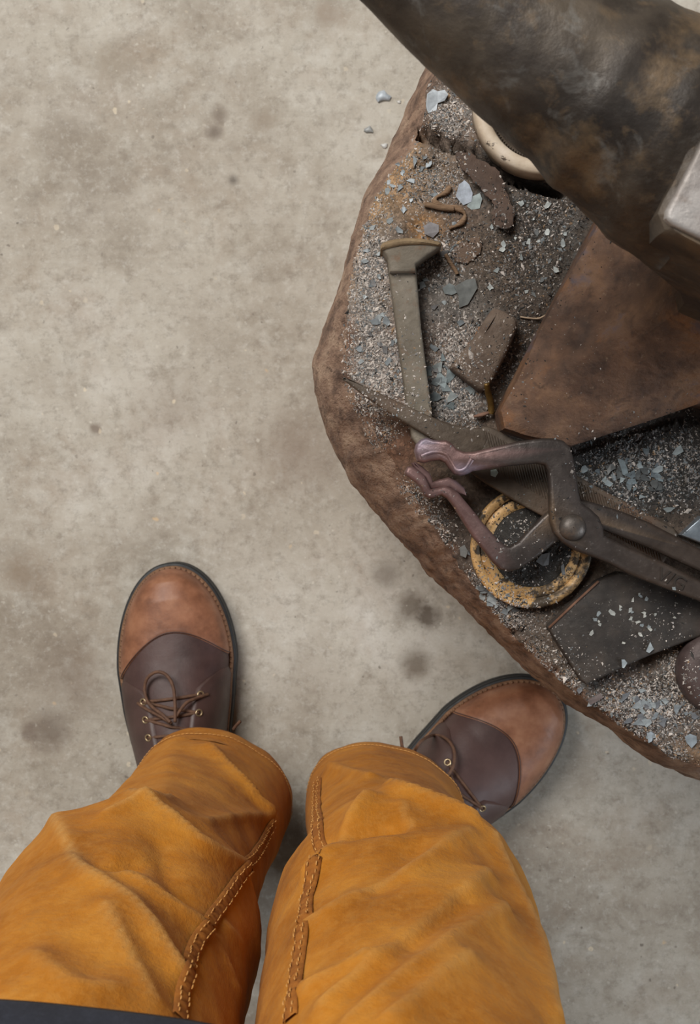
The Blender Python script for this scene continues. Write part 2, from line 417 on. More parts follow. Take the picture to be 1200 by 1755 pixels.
# ------------------------------------------------------------------ floor
fl = mk('floor', [(-4, -4, 0), (4, -4, 0), (4, 4, 0), (-4, 4, 0), (-4, -4, -.1), (4, -4, -.1), (4, 4, -.1), (-4, 4, -.1)],
        [(0, 1, 2, 3), (4, 5, 6, 7), (0, 1, 5, 4), (1, 2, 6, 5), (2, 3, 7, 6), (3, 0, 4, 7)], M_floor, smooth=False, origin=(0, 0, 0))
tag(fl, 'grey stained concrete workshop floor with pale specks', 'floor', kind='structure')
M_wall = mottle('whitewashed_block_wall', [(.3, (150, 144, 134)), (.7, (178, 172, 162))], 3, (), (.85, .95), 0, [(30, .3, .004)])
for nm, x0, x1, y0, y1 in (('wall_left', -4, -3.88, -4, 4), ('wall_right', 3.88, 4, -4, 4), ('wall_back', -3.88, 3.88, 3.88, 4), ('wall_front', -3.88, 3.88, -4, -3.88)):
    q = [(x, y, z) for z in (0, 3.4) for x, y in ((x0, y0), (x1, y0), (x1, y1), (x0, y1))]
    tag(mk(nm, q, [(0, 1, 2, 3), (4, 5, 6, 7), (0, 1, 5, 4), (1, 2, 6, 5), (2, 3, 7, 6), (3, 0, 4, 7)], M_wall, smooth=False), 'plain whitewashed workshop wall', 'wall', kind='structure')

# ------------------------------------------------------------------ stump
SC = np.array([0.223, 0.076]); ZT = 0.5
rim_px = [(735, 112), (725, 150), (720, 195), (716, 228), (690, 262), (655, 300), (630, 342), (612, 400), (594, 470), (584, 540), (588, 600), (592, 650),
          (612, 695), (650, 762), (690, 830), (740, 908), (796, 994), (846, 1058), (895, 1114), (954, 1172), (1034, 1230), (1114, 1284), (1200, 1328)]
sil_px = [(740, 100), (712, 165), (690, 210), (660, 270), (630, 330), (602, 415), (576, 500), (550, 570), (538, 640), (548, 700), (570, 760), (610, 830), (660, 890),
          (720, 960), (800, 1040), (870, 1108), (930, 1167), (1000, 1222), (1060, 1257), (1110, 1300), (1200, 1340)]
def polar(pts, z, far_r):
    A = []; R = []
    for p in pts:
        w = W(p[0], p[1], z)[:2] - SC
        a = math.atan2(w[1], w[0]) % (2 * math.pi); A.append(a); R.append(np.linalg.norm(w))
    A.append(math.radians(330)); R.append(far_r); A.append(math.radians(30)); R.append(far_r); A.append(math.radians(75)); R.append(far_r)
    A = np.array(A); R = np.array(R); i = np.argsort(A); A, R = A[i], R[i]
    A = np.concatenate([A - 2 * math.pi, A, A + 2 * math.pi]); R = np.concatenate([R, R, R])
    return lambda t: np.interp(np.asarray(t) % (2 * math.pi), A, R)
Rtop = polar(rim_px, ZT, .245); Rsil = polar(sil_px, 0.40, .262)

# dirt zones of the top: px, py, rx, ry, colour, weight
zones = [(1180, 680, 9999, 9999, (98, 84, 73), .30),
         (630, 470, 45, 160, (138, 128, 120), 1.2), (640, 620, 55, 80, (128, 115, 108), 1.2), (770, 620, 70, 70, (124, 110, 102), 1.0),
         (760, 200, 60, 60, (112, 100, 92), 1.1), (680, 290, 45, 60, (160, 128, 94), 1.3), (740, 310, 50, 50, (128, 112, 98), 1.0), (645, 360, 22, 40, (158, 128, 92), 1.1),
         (730, 390, 25, 22, (150, 110, 66), .9),
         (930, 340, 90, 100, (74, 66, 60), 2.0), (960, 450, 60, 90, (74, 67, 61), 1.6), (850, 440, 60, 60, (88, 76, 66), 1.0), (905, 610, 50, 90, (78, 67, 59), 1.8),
         (800, 360, 40, 40, (110, 92, 80), .6), (780, 520, 60, 50, (108, 104, 100), .9), (760, 670, 50, 40, (92, 92, 92), 1.0),
         (1100, 800, 120, 70, (52, 49, 47), 2.4), (1180, 780, 60, 60, (58, 56, 54), 1.7),
         (690, 760, 45, 45, (96, 68, 52), 1.4), (660, 720, 30, 40, (98, 74, 58), 1.0), (720, 860, 45, 50, (80, 62, 50), 1.3), (770, 920, 45, 60, (74, 64, 58), 1.3),
         (860, 1040, 70, 50, (76, 70, 66), 1.3), (900, 930, 110, 100, (70, 62, 56), 1.0), (980, 1110, 60, 60, (80, 70, 62), 1.3), (1120, 1200, 110, 60, (82, 70, 62), 1.5),
         (1080, 1080, 90, 60, (58, 50, 44), 1.3), (1180, 1310, 60, 30, (112, 90, 70), 1.3), (1060, 1230, 60, 25, (106, 78, 60), 1.2)]
zr = np.array([lin(z[4])[:3] for z in zones])
def zone_col(px, py):
    w = np.array([z[5] * math.exp(-(((px - z[0]) / z[2]) ** 2 + ((py - z[1]) / z[3]) ** 2)) for z in zones])
    w = w ** 1.6
    return (w[:, None] * zr).sum(0) / w.sum()

def seg_dist(P, poly):
    """distance of 2D/3D points to a polyline"""
    P = np.asarray(P); best = np.full(len(P), 9.0)
    for a, b in zip(poly[:-1], poly[1:]):
        a = np.array(a); b = np.array(b); ab = b - a
        t = np.clip(((P - a) @ ab) / (ab @ ab + 1e-12), 0, 1)
        d = np.linalg.norm(P - (a + t[:, None] * ab), axis=1)
        best = np.minimum(best, d)
    return best
cracks = [([(716, 228), (745, 238), (790, 258), (830, 282), (880, 305), (960, 330)], 8, .026), ([(735, 150), (765, 143), (800, 150)], 3, .003),
          ([(860, 1120), (880, 1090), (905, 1078)], 4, .008), ([(600, 730), (585, 690), (600, 640)], 3, .004), ([(930, 1180), (950, 1150), (975, 1140)], 3, .005),
          ([(700, 880), (725, 868)], 3, .004), ([(1030, 1245), (1040, 1225)], 4, .006)]
NT = 420
th = np.linspace(0, 2 * math.pi, NT, endpoint=False)
fr = np.concatenate([np.linspace(0.02, .5, 26, endpoint=False), np.linspace(.5, .985, 90)])
V = []; rt = Rtop(th)
rtn = np.array([0.0025 * fbm((math.cos(t) * 6, math.sin(t) * 6, 3), 6, 4) + .0012 * fbm((math.cos(t) * 20, math.sin(t) * 20, 8), 8, 3) for t in th])
rt = rt + rtn
XY = (SC + (fr[:, None, None] * rt[None, :, None]) * np.stack([np.cos(th), np.sin(th)], 1)[None]).reshape(-1, 2)
Z = np.array([ZT + .0016 * fbm((x, y, 0), 45, 5) + .002 * fbm((x, y, 5), 14, 3) for x, y in XY])
frr = np.repeat(fr, NT)
Z -= .008 * np.clip((frr - .95) / .05, 0, 1) ** 2 * 1.0
# ragged fallen-away margin
for k, (x, y) in enumerate(XY):
    if frr[k] > .86: Z[k] += .004 * (frr[k] - .86) / .14 * fbm((x, y, 2), 60, 4)
for pl, wpx, dep in cracks:
    P2 = [W(*p, ZT)[:2] for p in pl]
    d = seg_dist(XY, P2); w = wpx / FPX
    wob = np.array([fbm((x, y, 9), 120, 3) for x, y in XY]) if dep > .007 else 0
    Z -= dep * np.exp(-(d / (w * (1 + .35 * wob))) ** 2)
Z += .004 * np.exp(-(seg_dist(XY, [W(*p, ZT)[:2] for p in [(730, 262), (790, 280), (840, 305)]]) / .006) ** 2)
_ua = math.radians(153); _U = np.array([math.cos(_ua), math.sin(_ua)]); _V = np.array([-_U[1], _U[0]]); _r = XY - np.array([.170, .190])
_u = _r @ _U; _v = _r @ _V
bed = (_u < .014) & (_u > -.292) & (np.abs(_v - .01) < np.interp(np.abs(_u + .14), [0, .04, .10, .15], [.072, .085, .145, .15]))
Z = np.where(bed, np.minimum(Z, .4972), Z)
top_V = np.column_stack([XY, Z])
top_F = []
n_r = len(fr)
for i in range(n_r - 1):
    for k in range(NT):
        k2 = (k + 1) % NT
        top_F.append((i * NT + k, i * NT + k2, (i + 1) * NT + k2, (i + 1) * NT + k))
cidx = len(top_V); top_V = np.vstack([top_V, [SC[0], SC[1], .4972]])
for k in range(NT): top_F.append((cidx, k, (k + 1) % NT))
pxs = 600 + top_V[:, 0] / (CAMZ - top_V[:, 2]) * FPX; pys = 877.5 - top_V[:, 1] / (CAMZ - top_V[:, 2]) * FPX
tcol = np.array([zone_col(a, b) for a, b in zip(pxs, pys)])
rimw = np.clip((np.append(frr, 0) - .95) / .05, 0, 1)[:, None]
rimn = np.array([.5 + .9 * fbm((x, y, 4), 40, 4) for x, y, _ in top_V])[:, None]
ang_c = np.degrees(np.arctan2(top_V[:, 1] - SC[1], top_V[:, 0] - SC[0])) % 360
tanw = np.where((ang_c > 135) & (ang_c < 165), 1.0, 0.0)[:, None]
rimcol = tanw * np.array(lin((150, 118, 84))[:3]) + (1 - tanw) * np.array(lin((108, 78, 60))[:3])
f = np.clip(rimw * rimn * 1.5, 0, 1)
tcol = tcol * (1 - f) + rimcol * f

stump = empty('tree_stump', (SC[0], SC[1], 0))
tag(stump, 'low brown tree stump carrying the anvil, top crusted with scale', 'stump')
o_top = mk('cut_top', top_V, top_F, M_top, stump, colors=tcol)
# trunk
prof = [(.0, None), (.18, -.004), (.45, -.022), (.75, -.05), (1.0, -.10)]
rs_ = Rsil(th)
ringsV = [top_V[(n_r - 1) * NT:(n_r) * NT]]
dirs = np.stack([np.cos(th), np.sin(th)], 1)
zr_last = top_V[(n_r - 1) * NT:(n_r) * NT]
r0 = np.linalg.norm(zr_last[:, :2] - SC, axis=1)
for fq, z in ((.14, .4885), (.32, .478), (.52, .462), (.72, .445), (.87, .425), (1.0, .40), (1.01, .375), (1.0, .345), (1.0, .30), (1.0, .25), (1.0, .20), (1.0, .15), (1.0, .1), (1.0, .05), (1.0, .0)):
    rr = r0 * (1 - min(fq, 1)) + rs_ * min(fq, 1) + max(0, fq - 1) * .12 - .016 * max(0, min(1, (.34 - z) / .24))
    amp = .0016 * min(1, fq * 1.5)
    rr = rr + np.array([amp * 1.6 * fbm((math.cos(t), math.sin(t), z * 3), 7, 4) + amp * .7 * fbm((math.cos(t), math.sin(t), z * 4), 38, 4) for t in th])
    if z > .44:
        rr = np.minimum(rr, 9)
    ringsV.append(np.column_stack([SC + rr[:, None] * dirs, np.full(NT, z)]))
tv = np.vstack(ringsV); tf = []
for i in range(len(ringsV) - 1):
    for k in range(NT):
        k2 = (k + 1) % NT
        tf.append((i * NT + k, i * NT + k2, (i + 1) * NT + k2, (i + 1) * NT + k))
tf.append(tuple(range((len(ringsV) - 1) * NT, len(ringsV) * NT)))
mk('trunk', tv, tf, M_bark, stump)

BV = [(top_V, top_F), (tv[:8 * NT], [q for q in tf if max(q) < 8 * NT])]            # surfaces that catch debris
def surf(V, F): BV.append((np.asarray(V, float), F))

# ------------------------------------------------------------------ anvil
ua = math.radians(153); U = np.array([math.cos(ua), math.sin(ua)]); VV = np.array([-U[1], U[0]])   # U to the horn tip, VV to its left
A0 = np.array([.170, .190])
def AW(u, v, z): p = A0 + u * U + v * VV; return (p[0], p[1], z)
base = [(.009, -.13), (.009, .01), (.010, .146), (.002, .155), (-.040, .147), (-.103, .083), (-.14, .072), (-.18, .083), (-.245, .14), (-.285, .15), (-.287, 0),
        (-.285, -.13), (-.245, -.12), (-.18, -.07), (-.14, -.06), (-.103, -.07), (-.042, -.125)]
waist = [(-.05, -.045), (-.05, 0), (-.05, .046), (-.055, .052), (-.078, .05), (-.11, .05), (-.14, .05), (-.17, .05), (-.205, .05), (-.23, .046), (-.23, 0),
         (-.23, -.045), (-.205, -.05), (-.17, -.05), (-.14, -.05), (-.11, -.05), (-.078, -.05)]
block = [(.0, -.056), (.0, 0), (.0, .054), (-.006, .06), (-.06, .06), (-.11, .06), (-.15, .06), (-.20, .06), (-.28, .06), (-.36, .056), (-.36, 0),
         (-.36, -.056), (-.28, -.06), (-.20, -.06), (-.15, -.06), (-.11, -.06), (-.06, -.06)]
base, waist, block = map(np.array, (base, waist, block))
def densify(P, n=7):
    out = []
    for i in range(len(P)):
        for k in range(n): out.append(P[i] * (1 - k / n) + P[(i + 1) % len(P)] * (k / n))
    return np.array(out)
layers = [(.498, base), (.512, base), (.525, base), (.5305, base * .988 + waist * .012), (.534, base * .9 + waist * .1), (.538, base * .78 + waist * .22), (.544, base * .62 + waist * .38), (.553, base * .44 + waist * .56),
          (.566, base * .26 + waist * .74), (.582, base * .12 + waist * .88), (.60, waist), (.63, waist * .93 + block * .07), (.655, waist * .75 + block * .25), (.68, waist * .42 + block * .58), (.70, waist * .12 + block * .88),
          (.715, block), (.74, block), (.765, block), (.779, block), (.7825, block * .97 + np.array([-.0045, 0]))]
av = []; af = []
for z, P in layers:
    D = densify(P)
    for q in D:
        n1 = .0012 * fbm((q[0], q[1], z), 40, 4) + .0015 * fbm((q[0], q[1], z + 3), 14, 3)
        if z < .503: n1 = 0
        c = P.mean(0); dv = q - c; ll = np.linalg.norm(dv) + 1e-9
        q2 = q + dv / ll * n1 * 1.5
        av.append(AW(q2[0], q2[1], z + (n1 if .53 < z < .77 else 0)))
nA = len(densify(base))
for i in range(len(layers) - 1):
    for k in range(nA):
        k2 = (k + 1) % nA
        af.append((i * nA + k, i * nA + k2, (i + 1) * nA + k2, (i + 1) * nA + k))
af.append(tuple(range(nA))[::-1]); af.append(tuple(range((len(layers) - 1) * nA, len(layers) * nA)))
iw = 10   # split foot / body at the waist layer
anvil = empty('anvil', (A0[0] - .12 * U[0], A0[1] - .12 * U[1], ZT))
tag(anvil, 'big rusty iron anvil standing on the tree stump, horn and splayed foot', 'anvil')
foot_V = av[:(iw + 1) * nA]; foot_F = [f_ for f_ in af if max(f_) < (iw + 1) * nA]
mk('foot', foot_V, foot_F, M_rust, anvil, sharp=38)
body_V = av[iw * nA:]; body_F = [tuple(i - iw * nA for i in f_) for f_ in af if min(f_) >= iw * nA]
mk('body', body_V, body_F, M_anvil, anvil, sharp=38)
# table (step) plate
tp = [AW(-.003, -.052, 0), AW(-.003, 0, 0), AW(-.003, .052, 0), AW(-.0045, .0555, 0), AW(-.008, .057, 0), AW(-.04, .057, 0), AW(-.078, .057, 0), AW(-.078, -.057, 0), AW(-.04, -.057, 0), AW(-.008, -.057, 0), AW(-.0045, -.0555, 0)]
v_, f_ = slab(tp, .776, .7865, .0025, 4); mk('table', v_, f_, M_face, anvil, sharp=40)
fp = chaikin([AW(-.078, -.058, 0), AW(-.078, .058, 0), AW(-.40, .058, 0), AW(-.40, -.058, 0)], 1)
v_, f_ = slab(fp, .76, .802, .003, 3); mk('face_plate', v_, f_, M_face, anvil, sharp=40)
# horn
hv = []; hf = []; NS, NC = 70, 56; L = .272
for i in range(NS):
    s = -.02 + (L + .02) * i / (NS - 1)
    w = max(.0015, .0625 - .2305 * max(s, 0)) if s < L - .01 else max(.0008, .0625 - .2305 * (L - .01)) * math.sqrt(max(0.02, 1 - ((s - L + .01) / .01) ** 2))
    zt = .783 + .004 * max(s, 0) / L
    hb = w * 1.0 + .035 * max(0, 1 - max(s, 0) / .10) ** 1.6
    zc = zt - w
    for k in range(NC):
        a = 2 * math.pi * k / NC
        y = w * math.cos(a); zz = zc + (w if math.sin(a) > 0 else hb) * math.sin(a)
        if math.sin(a) < 0: y *= (1 - .25 * max(0, 1 - max(s, 0) / .10) * (-math.sin(a)))
        p = np.array(AW(s, y, zz))
        dn = .0016 * fbm(p, 22, 4) + .0007 * fbm(p, 70, 3)
        # forging rings near the root
        dn += .0016 * math.exp(-((s - .045 - .1 * y) / .005) ** 2) - .0012 * math.exp(-((s - .06 - .1 * y) / .006) ** 2) + .0014 * math.exp(-((s - .012) / .006) ** 2)
        nrm = np.array([*(VV * math.cos(a)), math.sin(a)])
        hv.append(p + nrm * dn)
for i in range(NS - 1):
    for k in range(NC):
        k2 = (k + 1) % NC
        hf.append((i * NC + k, i * NC + k2, (i + 1) * NC + k2, (i + 1) * NC + k))
hf.append(tuple(range(NC))[::-1]); hf.append(tuple(range((NS - 1) * NC, NS * NC)))
mk('horn', hv, hf, M_anvil, anvil)
surf(foot_V, foot_F)

# ------------------------------------------------------------------ things on the stump
def pxo(pts, z): return [W(a, b, z) for a, b in pts]
def one(name, V, F, mat, label, cat, group=None, **kw):
    return tag(mk(name, V, F, mat, **kw), label, cat, group)

# railroad spike
sp = empty('railroad_spike', W(700, 580, ZT)); tag(sp, 'weathered square railroad spike with hooked head lying under the file tang', 'spike')
shaft = pxo([(664, 428), (668, 470), (682, 580), (697, 690), (706, 748), (722, 772), (741, 752), (741, 706), (732, 640), (722, 560), (713, 455), (712, 426)], .516)
v_, f_ = slab(shaft, .4985, .5165, .0022, 3, zfun=lambda x, y: .0006 * fbm((x, y, 0), 90, 3)); mk('shaft', v_, f_, M_spike, sp, sharp=45); surf(v_, f_)
hook = pxo([(664, 440), (656, 428), (655, 414), (700, 410), (754, 412), (757, 421), (748, 428), (732, 438), (713, 453), (712, 466), (668, 466)], .522)
v_, f_ = slab(hook, .4985, .522, .002, 3); mk('hook', v_, f_, M_spike, sp, sharp=45)
dome = chaikin(pxo([(653, 427), (653, 416), (668, 409), (700, 405), (735, 408), (757, 413), (757, 421), (730, 417), (690, 418), (668, 423)], .527), 1)
v_, f_ = slab(dome, .4985, .5245, .0025, 4); mk('head', v_, f_, M_spikehead, sp, sharp=50)

# old file with tang
fi = empty('old_file', W(900, 800, ZT)); tag(fi, 'old flat file with tapered tang crossing over the spike, under the tongs', 'file')
zf = lambda x, y: np.interp(x, [0.0, .03, .06, .22], [.020, .018, .0145, .003])
tang = chaikin(pxo([(584, 648), (600, 652), (660, 680), (715, 705), (770, 728), (812, 735), (830, 733), (838, 760), (800, 800), (770, 770), (742, 754), (690, 724), (640, 692), (600, 662)], .515), 1)
v_, f_ = slab(tang, .500, .506, .0015, 3, zfun=zf); mk('tang', v_, f_, M_file, fi, sharp=45); surf(v_, f_)
bodyp = chaikin(pxo([(818, 736), (832, 730), (853, 737), (992, 817), (1157, 903), (1168, 916), (1150, 950), (1130, 985), (1080, 960), (922, 882), (805, 812), (790, 790)], .515), 1)
v_, f_ = slab(bodyp, .499, .5058, .0015, 3, zfun=zf); ofb = mk('blade', v_, f_, M_file, fi, sharp=45); surf(v_, f_)
# file teeth: fine cut ridges across the blade
parts = []
a0 = W(838, 772, .515); a1 = W(1130, 930, .515); ax = (a1 - a0)[:2]; Lf = np.linalg.norm(ax); ax /= Lf
pr = np.array([.25, -.97]); pr = pr / np.linalg.norm(pr)
nteeth = 58
for i in range(nteeth):
    c = a0[:2] + ax * Lf * (i + .5) / nteeth
    tv_ = []
    for s in (-.0135, .0135):
        q = c + pr * s
        zt = .5058 + zf(q[0], q[1])
        for (da, dz) in ((-.0007, -.0003), (.0002, .0005), (.0007, -.0003)):
            tv_.append((q[0] + ax[0] * da, q[1] + ax[1] * da, zt + dz))
    parts.append((tv_, [(0, 1, 4, 3), (1, 2, 5, 4), (0, 2, 1), (3, 4, 5)]))
v_, f_ = join(parts); t_ = mk('teeth', v_, f_, M_file, ofb, smooth=False); t_['kind'] = 'stuff'

# gold jar lid
lc = W(910, 938, .504); lid = empty('jar_lid', (lc[0], lc[1], ZT)); tag(lid, 'gold metal jar lid lying open side up beneath the tongs', 'lid')
R0 = 105 / FPX * .99
v_, f_ = lathe([(R0 * .64, .0015), (R0 * .66, .0034), (R0 * .80, .0040), (R0 * .825, .0026), (R0 * .845, .0026), (R0 * .86, .0050), (R0 * .97, .0056), (R0 * .995, .0045), (R0, .0025), (R0 * .99, -.0015), (R0 * .64, -.0015)], 96, (lc[0], lc[1], .5035), closed=True)
mk('rim', v_, f_, M_gold, lid); surf(v_, f_)
dv = []; df = []
for i in range(16):
    for k in range(64):
        r = R0 * .69 * i / 15; a = 2 * math.pi * k / 64
        x, y = lc[0] + r * math.cos(a), lc[1] + r * math.sin(a)
        dv.append((x, y, .506 + .0012 * fbm((x, y, 1), 90, 4) + (.0006 if i < 15 else -.001)))
for i in range(15):
    for k in range(64):
        df.append((i * 64 + k, i * 64 + (k + 1) % 64, (i + 1) * 64 + (k + 1) % 64, (i + 1) * 64 + k))
mk('soot_filling', dv, df, M_soot, lid); surf(dv, df)

# cream ring cap
cc = W(930, 182, .515); cap = empty('cream_cap', (cc[0], cc[1], ZT)); tag(cap, 'chipped cream plastic ring cap half hidden under the anvil horn', 'cap')
Rc = 118 / FPX * .985
v_, f_ = lathe([(Rc, 0), (Rc * 1.0, .011), (Rc * .985, .0155), (Rc * .95, .0175), (Rc * .86, .0180), (Rc * .80, .017), (Rc * .775, .0145), (Rc * .77, .0)], 110, (cc[0], cc[1], ZT - .001), closed=True)
mk('ring', v_, f_, M_cream, cap)
v_, f_ = lathe([(Rc * .775, .001), (Rc * .77, .013), (Rc * .70, .011), (Rc * .66, .005), (0.001, .004)], 110, (cc[0], cc[1], ZT - .001))
dsk = mk('dark_inside', v_, f_, M_darkcap, cap)
parts = []
for k in range(110):
    a = 2 * math.pi * k / 110; ca, sa = math.cos(a), math.sin(a); tx, ty = -sa * .0005, ca * .0005
    q = []
    for r, z in ((Rc * .765, .0145), (Rc * .67, .0065)):
        x, y = cc[0] + r * ca, cc[1] + r * sa
        q += [(x - tx, y - ty, ZT + z - .0012), (x, y, ZT + z), (x + tx, y + ty, ZT + z - .0012)]
    parts.append((q, [(0, 1, 4, 3), (1, 2, 5, 4), (0, 2, 1), (3, 4, 5)]))
v_, f_ = join(parts); r_ = mk('rib', v_, f_, M_darkcap, dsk, smooth=False); r_['kind'] = 'stuff'

# small block
bo = pxo([(846, 526), (862, 530), (886, 545), (888, 562), (872, 600), (852, 640), (836, 664), (826, 672), (800, 652), (774, 632), (772, 626), (792, 602), (815, 575), (832, 546)], .516)
v_, f_ = slab(chaikin(bo, 1), .4975, .5165, .0045, 4, zfun=lambda x, y: .0016 * fbm((x, y, 0), 55, 4))
one('iron_block', v_, f_, M_block, 'small dusty brown iron block between the spike and the anvil foot', 'block', sharp=60); surf(v_, f_)

# black plate (bent) 
def zpl(x, y):
    e = W(1100, 1130, .51); return .0012 * fbm((x, y, 0), 30, 3)
pl = pxo([(940, 1076), (944, 1070), (985, 1032), (1024, 996), (1060, 980), (1120, 985), (1230, 1030), (1262, 1062), (1225, 1084), (1180, 1100), (1120, 1122), (1060, 1148), (1006, 1174), (996, 1166), (968, 1122)], .514)
v_, f_ = slab(pl, .498, .513, .002, 3, zfun=zpl)
plate = one('steel_plate', v_, f_, M_plate, 'dark dusty steel plate with a rust-edged corner below the tong handles', 'plate', sharp=40); surf(v_, f_)
fl_ = pxo([(968, 1128), (1003, 1168), (1056, 1143), (1116, 1118), (1100, 1104), (1040, 1112)], .515)
ed = [W(941, 1076, .5135), W(985, 1034, .5138), W(1026, 996, .5135)]
v_, f_ = tube(ed, .0008, 6); mk('rusty_edge', v_, f_, mottle('rust_edge', [(.3, (92, 62, 46)), (.7, (126, 92, 72))], 90, (), (.8, .9)), plate)

# dark round puck at the right
pc = W(1240, 1152, .515)
v_, f_ = lathe([(.0005, .020), (.012, .0198), (.022, .0185), (.0265, .0155), (.0285, .010), (.0285, .002), (.027, .0), (.0005, 0)], 48, (pc[0], pc[1], ZT - .001))
one('iron_slug', v_, f_, M_puck, 'round purple-brown iron slug on the stump beside the steel plate', 'slug'); surf(v_, f_)
# bright bar at the right
bb = pxo([(1168, 917), (1203, 884), (1262, 902), (1300, 942), (1250, 962), (1206, 932)], .512)
v_, f_ = slab(bb, .4985, .512, .0015, 3); one('steel_bar', v_, f_, M_barsteel, 'bright blue-grey steel offcut beyond the file end, beside the tongs', 'steel offcut', sharp=40); surf(v_, f_)

# ------------------------------------------------------------------ tongs
tg = empty('blacksmith_tongs', W(980, 900, ZT)); tag(tg, 'blacksmith tongs with bent purple-tinged jaws and a round rivet', 'tongs')
def tcolor(V):
    out = []
    for x, y, z in V:
        px = 600 + x / (CAMZ - z) * FPX; py = 877.5 - y / (CAMZ - z) * FPX
        k = min(1, max(0, (px - 815) / 60)); 
        k2 = min(1, max(0, (px - 1040) / 60))
        jaw = np.array(lin((114, 88, 85))[:3]); mid = np.array(lin((66, 59, 56))[:3]); rein = np.array(lin((74, 63, 56))[:3])
        b = max(0, 1 - abs(math.hypot(px - 800, py - 812) / 30)); b = max(b, max(0, 1 - abs(math.hypot(px - 730, py - 762) / 28)))
        c = jaw * (1 - k) + mid * k; c = c * (1 - k2) + rein * k2
        bl = np.array(lin((118, 118, 140))[:3]); c = c * (1 - .7 * b) + bl * .7 * b
        t = max(0, 1 - math.hypot(px - 952, (py - 885) * .6) / 22); c = c * (1 - .7 * t) + np.array(lin((138, 112, 84))[:3]) * .7 * t
        out.append(c)
    return np.array(out)
zu = .546     # top of the upper half
upper = pxo([(711, 772), (714, 760), (722, 752), (732, 749), (745, 753), (757, 754), (765, 753), (774, 758), (784, 769), (796, 774), (812, 774), (845, 766), (890, 756), (930, 751), (951, 751), (966, 755), (977, 766), (983, 782),
             (988, 810), (992, 840), (997, 862), (1012, 872), (1027, 886), (1034, 902), (1036, 918), (1060, 930), (1100, 947), (1139, 964), (1200, 994), (1300, 1046), (1460, 1124), (1455, 1160), (1290, 1078), (1200, 1030), (1140, 1008), (1083, 986), (1045, 966), (1018, 955), (985, 943),
             (965, 930), (950, 913), (943, 892), (942, 862), (942, 832), (940, 806), (934, 797), (920, 794), (880, 798), (840, 803), (812, 807), (803, 812), (792, 815), (780, 812), (771, 802), (764, 792), (755, 788), (742, 789), (728, 793), (716, 790)], .545)
zuf = lambda x, y: .0006 * fbm((x, y, 1), 70, 3) - .014 * max(0, min(1, (x - .17) / .25)) - .008 * max(0, min(1, (.10 - x) / .06))
v_, f_ = slab(upper, zu - .011, zu, .0024, 4, zfun=zuf)
ujaw = mk('upper_arm', v_, f_, M_tongs, tg, colors=tcolor(v_), sharp=50); surf(v_, f_)
zl = .533
lower = pxo([(694, 807), (698, 800), (706, 799), (716, 805), (727, 815), (733, 826), (738, 838), (750, 836), (762, 833), (773, 836), (786, 845), (797, 858), (812, 876), (828, 896), (850, 920), (866, 935), (874, 937), (888, 929), (905, 910), (925, 890), (950, 868),
             (985, 852), (1005, 858), (1027, 864), (1070, 878), (1113, 895), (1200, 940), (1300, 990), (1460, 1064), (1455, 1098), (1290, 1026), (1200, 979), (1120, 942), (1060, 918), (1036, 908), (1010, 925), (985, 930), (960, 925), (949, 932), (930, 948), (912, 961), (890, 975),
             (872, 980), (858, 976), (846, 965), (828, 942), (812, 922), (797, 900), (786, 882), (776, 866), (766, 854), (757, 848), (745, 852), (735, 854), (726, 848), (720, 836), (712, 827), (699, 818), (693, 812)], .532)
zlf = lambda x, y: .0006 * fbm((x, y, 7), 70, 3) + .004 * max(0, min(1, (.085 - x) / .05)) - .003 * max(0, min(1, (x - .17) / .2))
v_, f_ = slab(lower, zl - .011, zl, .0024, 4, zfun=zlf)
ljaw = mk('lower_arm', v_, f_, M_tongs, tg, colors=tcolor(v_), sharp=50); surf(v_, f_)
# jaw lips: the inner bevelled flanges
lip = pxo([(704, 794), (712, 792), (724, 800), (737, 812), (742, 826), (752, 822), (768, 818), (782, 824), (796, 836), (800, 850), (786, 846), (770, 836), (748, 838), (736, 838), (728, 820), (712, 806)], .527)
v_, f_ = slab(lip, zl - .015, zl - .004, .002, 3, zfun=zlf); mk('jaw_lip', v_, f_, M_tongs, ljaw, colors=tcolor(v_), sharp=50)
ridge = [W(722, 782, zu), W(745, 774, zu + .0), W(766, 778, zu), W(776, 792, zu), W(786, 806, zu), W(800, 802, zu), W(810, 785, zu)]
ridge = [(p[0], p[1], zu - .0018 + zuf(p[0], p[1])) for p in ridge]
v_, f_ = tube(cat_rom(ridge, 5), .0022, 8); mk('jaw_ridge', v_, f_, M_tongs, ujaw, colors=tcolor(v_))
# rivet
rc = W(983, 904, zu + .004)
v_, f_ = lathe([(.0003, .0052), (.003, .0050), (.0055, .0042), (.0075, .0028), (.0085, .0008), (.0086, -.001), (.0075, -.022), (.0003, -.022)], 32, (rc[0], rc[1], zu - .0005))
mk('rivet', v_, f_, M_tdark, tg)
# stamped mark on the rein
tc = bpy.data.curves.new('stamp', 'FONT'); tc.body = 'V/G'; tc.size = .0118; tc.extrude = .0002; tc.align_x = 'CENTER'; tc.align_y = 'CENTER'
to = bpy.data.objects.new('stamp_tmp', tc); COL.objects.link(to)
bpy.context.view_layer.update()
me = bpy.data.meshes.new_from_object(to.evaluated_get(bpy.context.evaluated_depsgraph_get()))
bpy.data.objects.remove(to)
sm = W(1150, 993, zu - .004); so = bpy.data.objects.new('stamped_mark', me); COL.objects.link(so); me.materials.clear(); me.materials.append(M_stamp)
so.parent = ujaw; so.location = np.array([sm[0], sm[1], zu + zuf(sm[0], sm[1]) + .0007]) - ORG[tg.name]
so.rotation_euler = (0, 0, math.radians(-25)); so['label'] = 'dark stamped letters V/G'

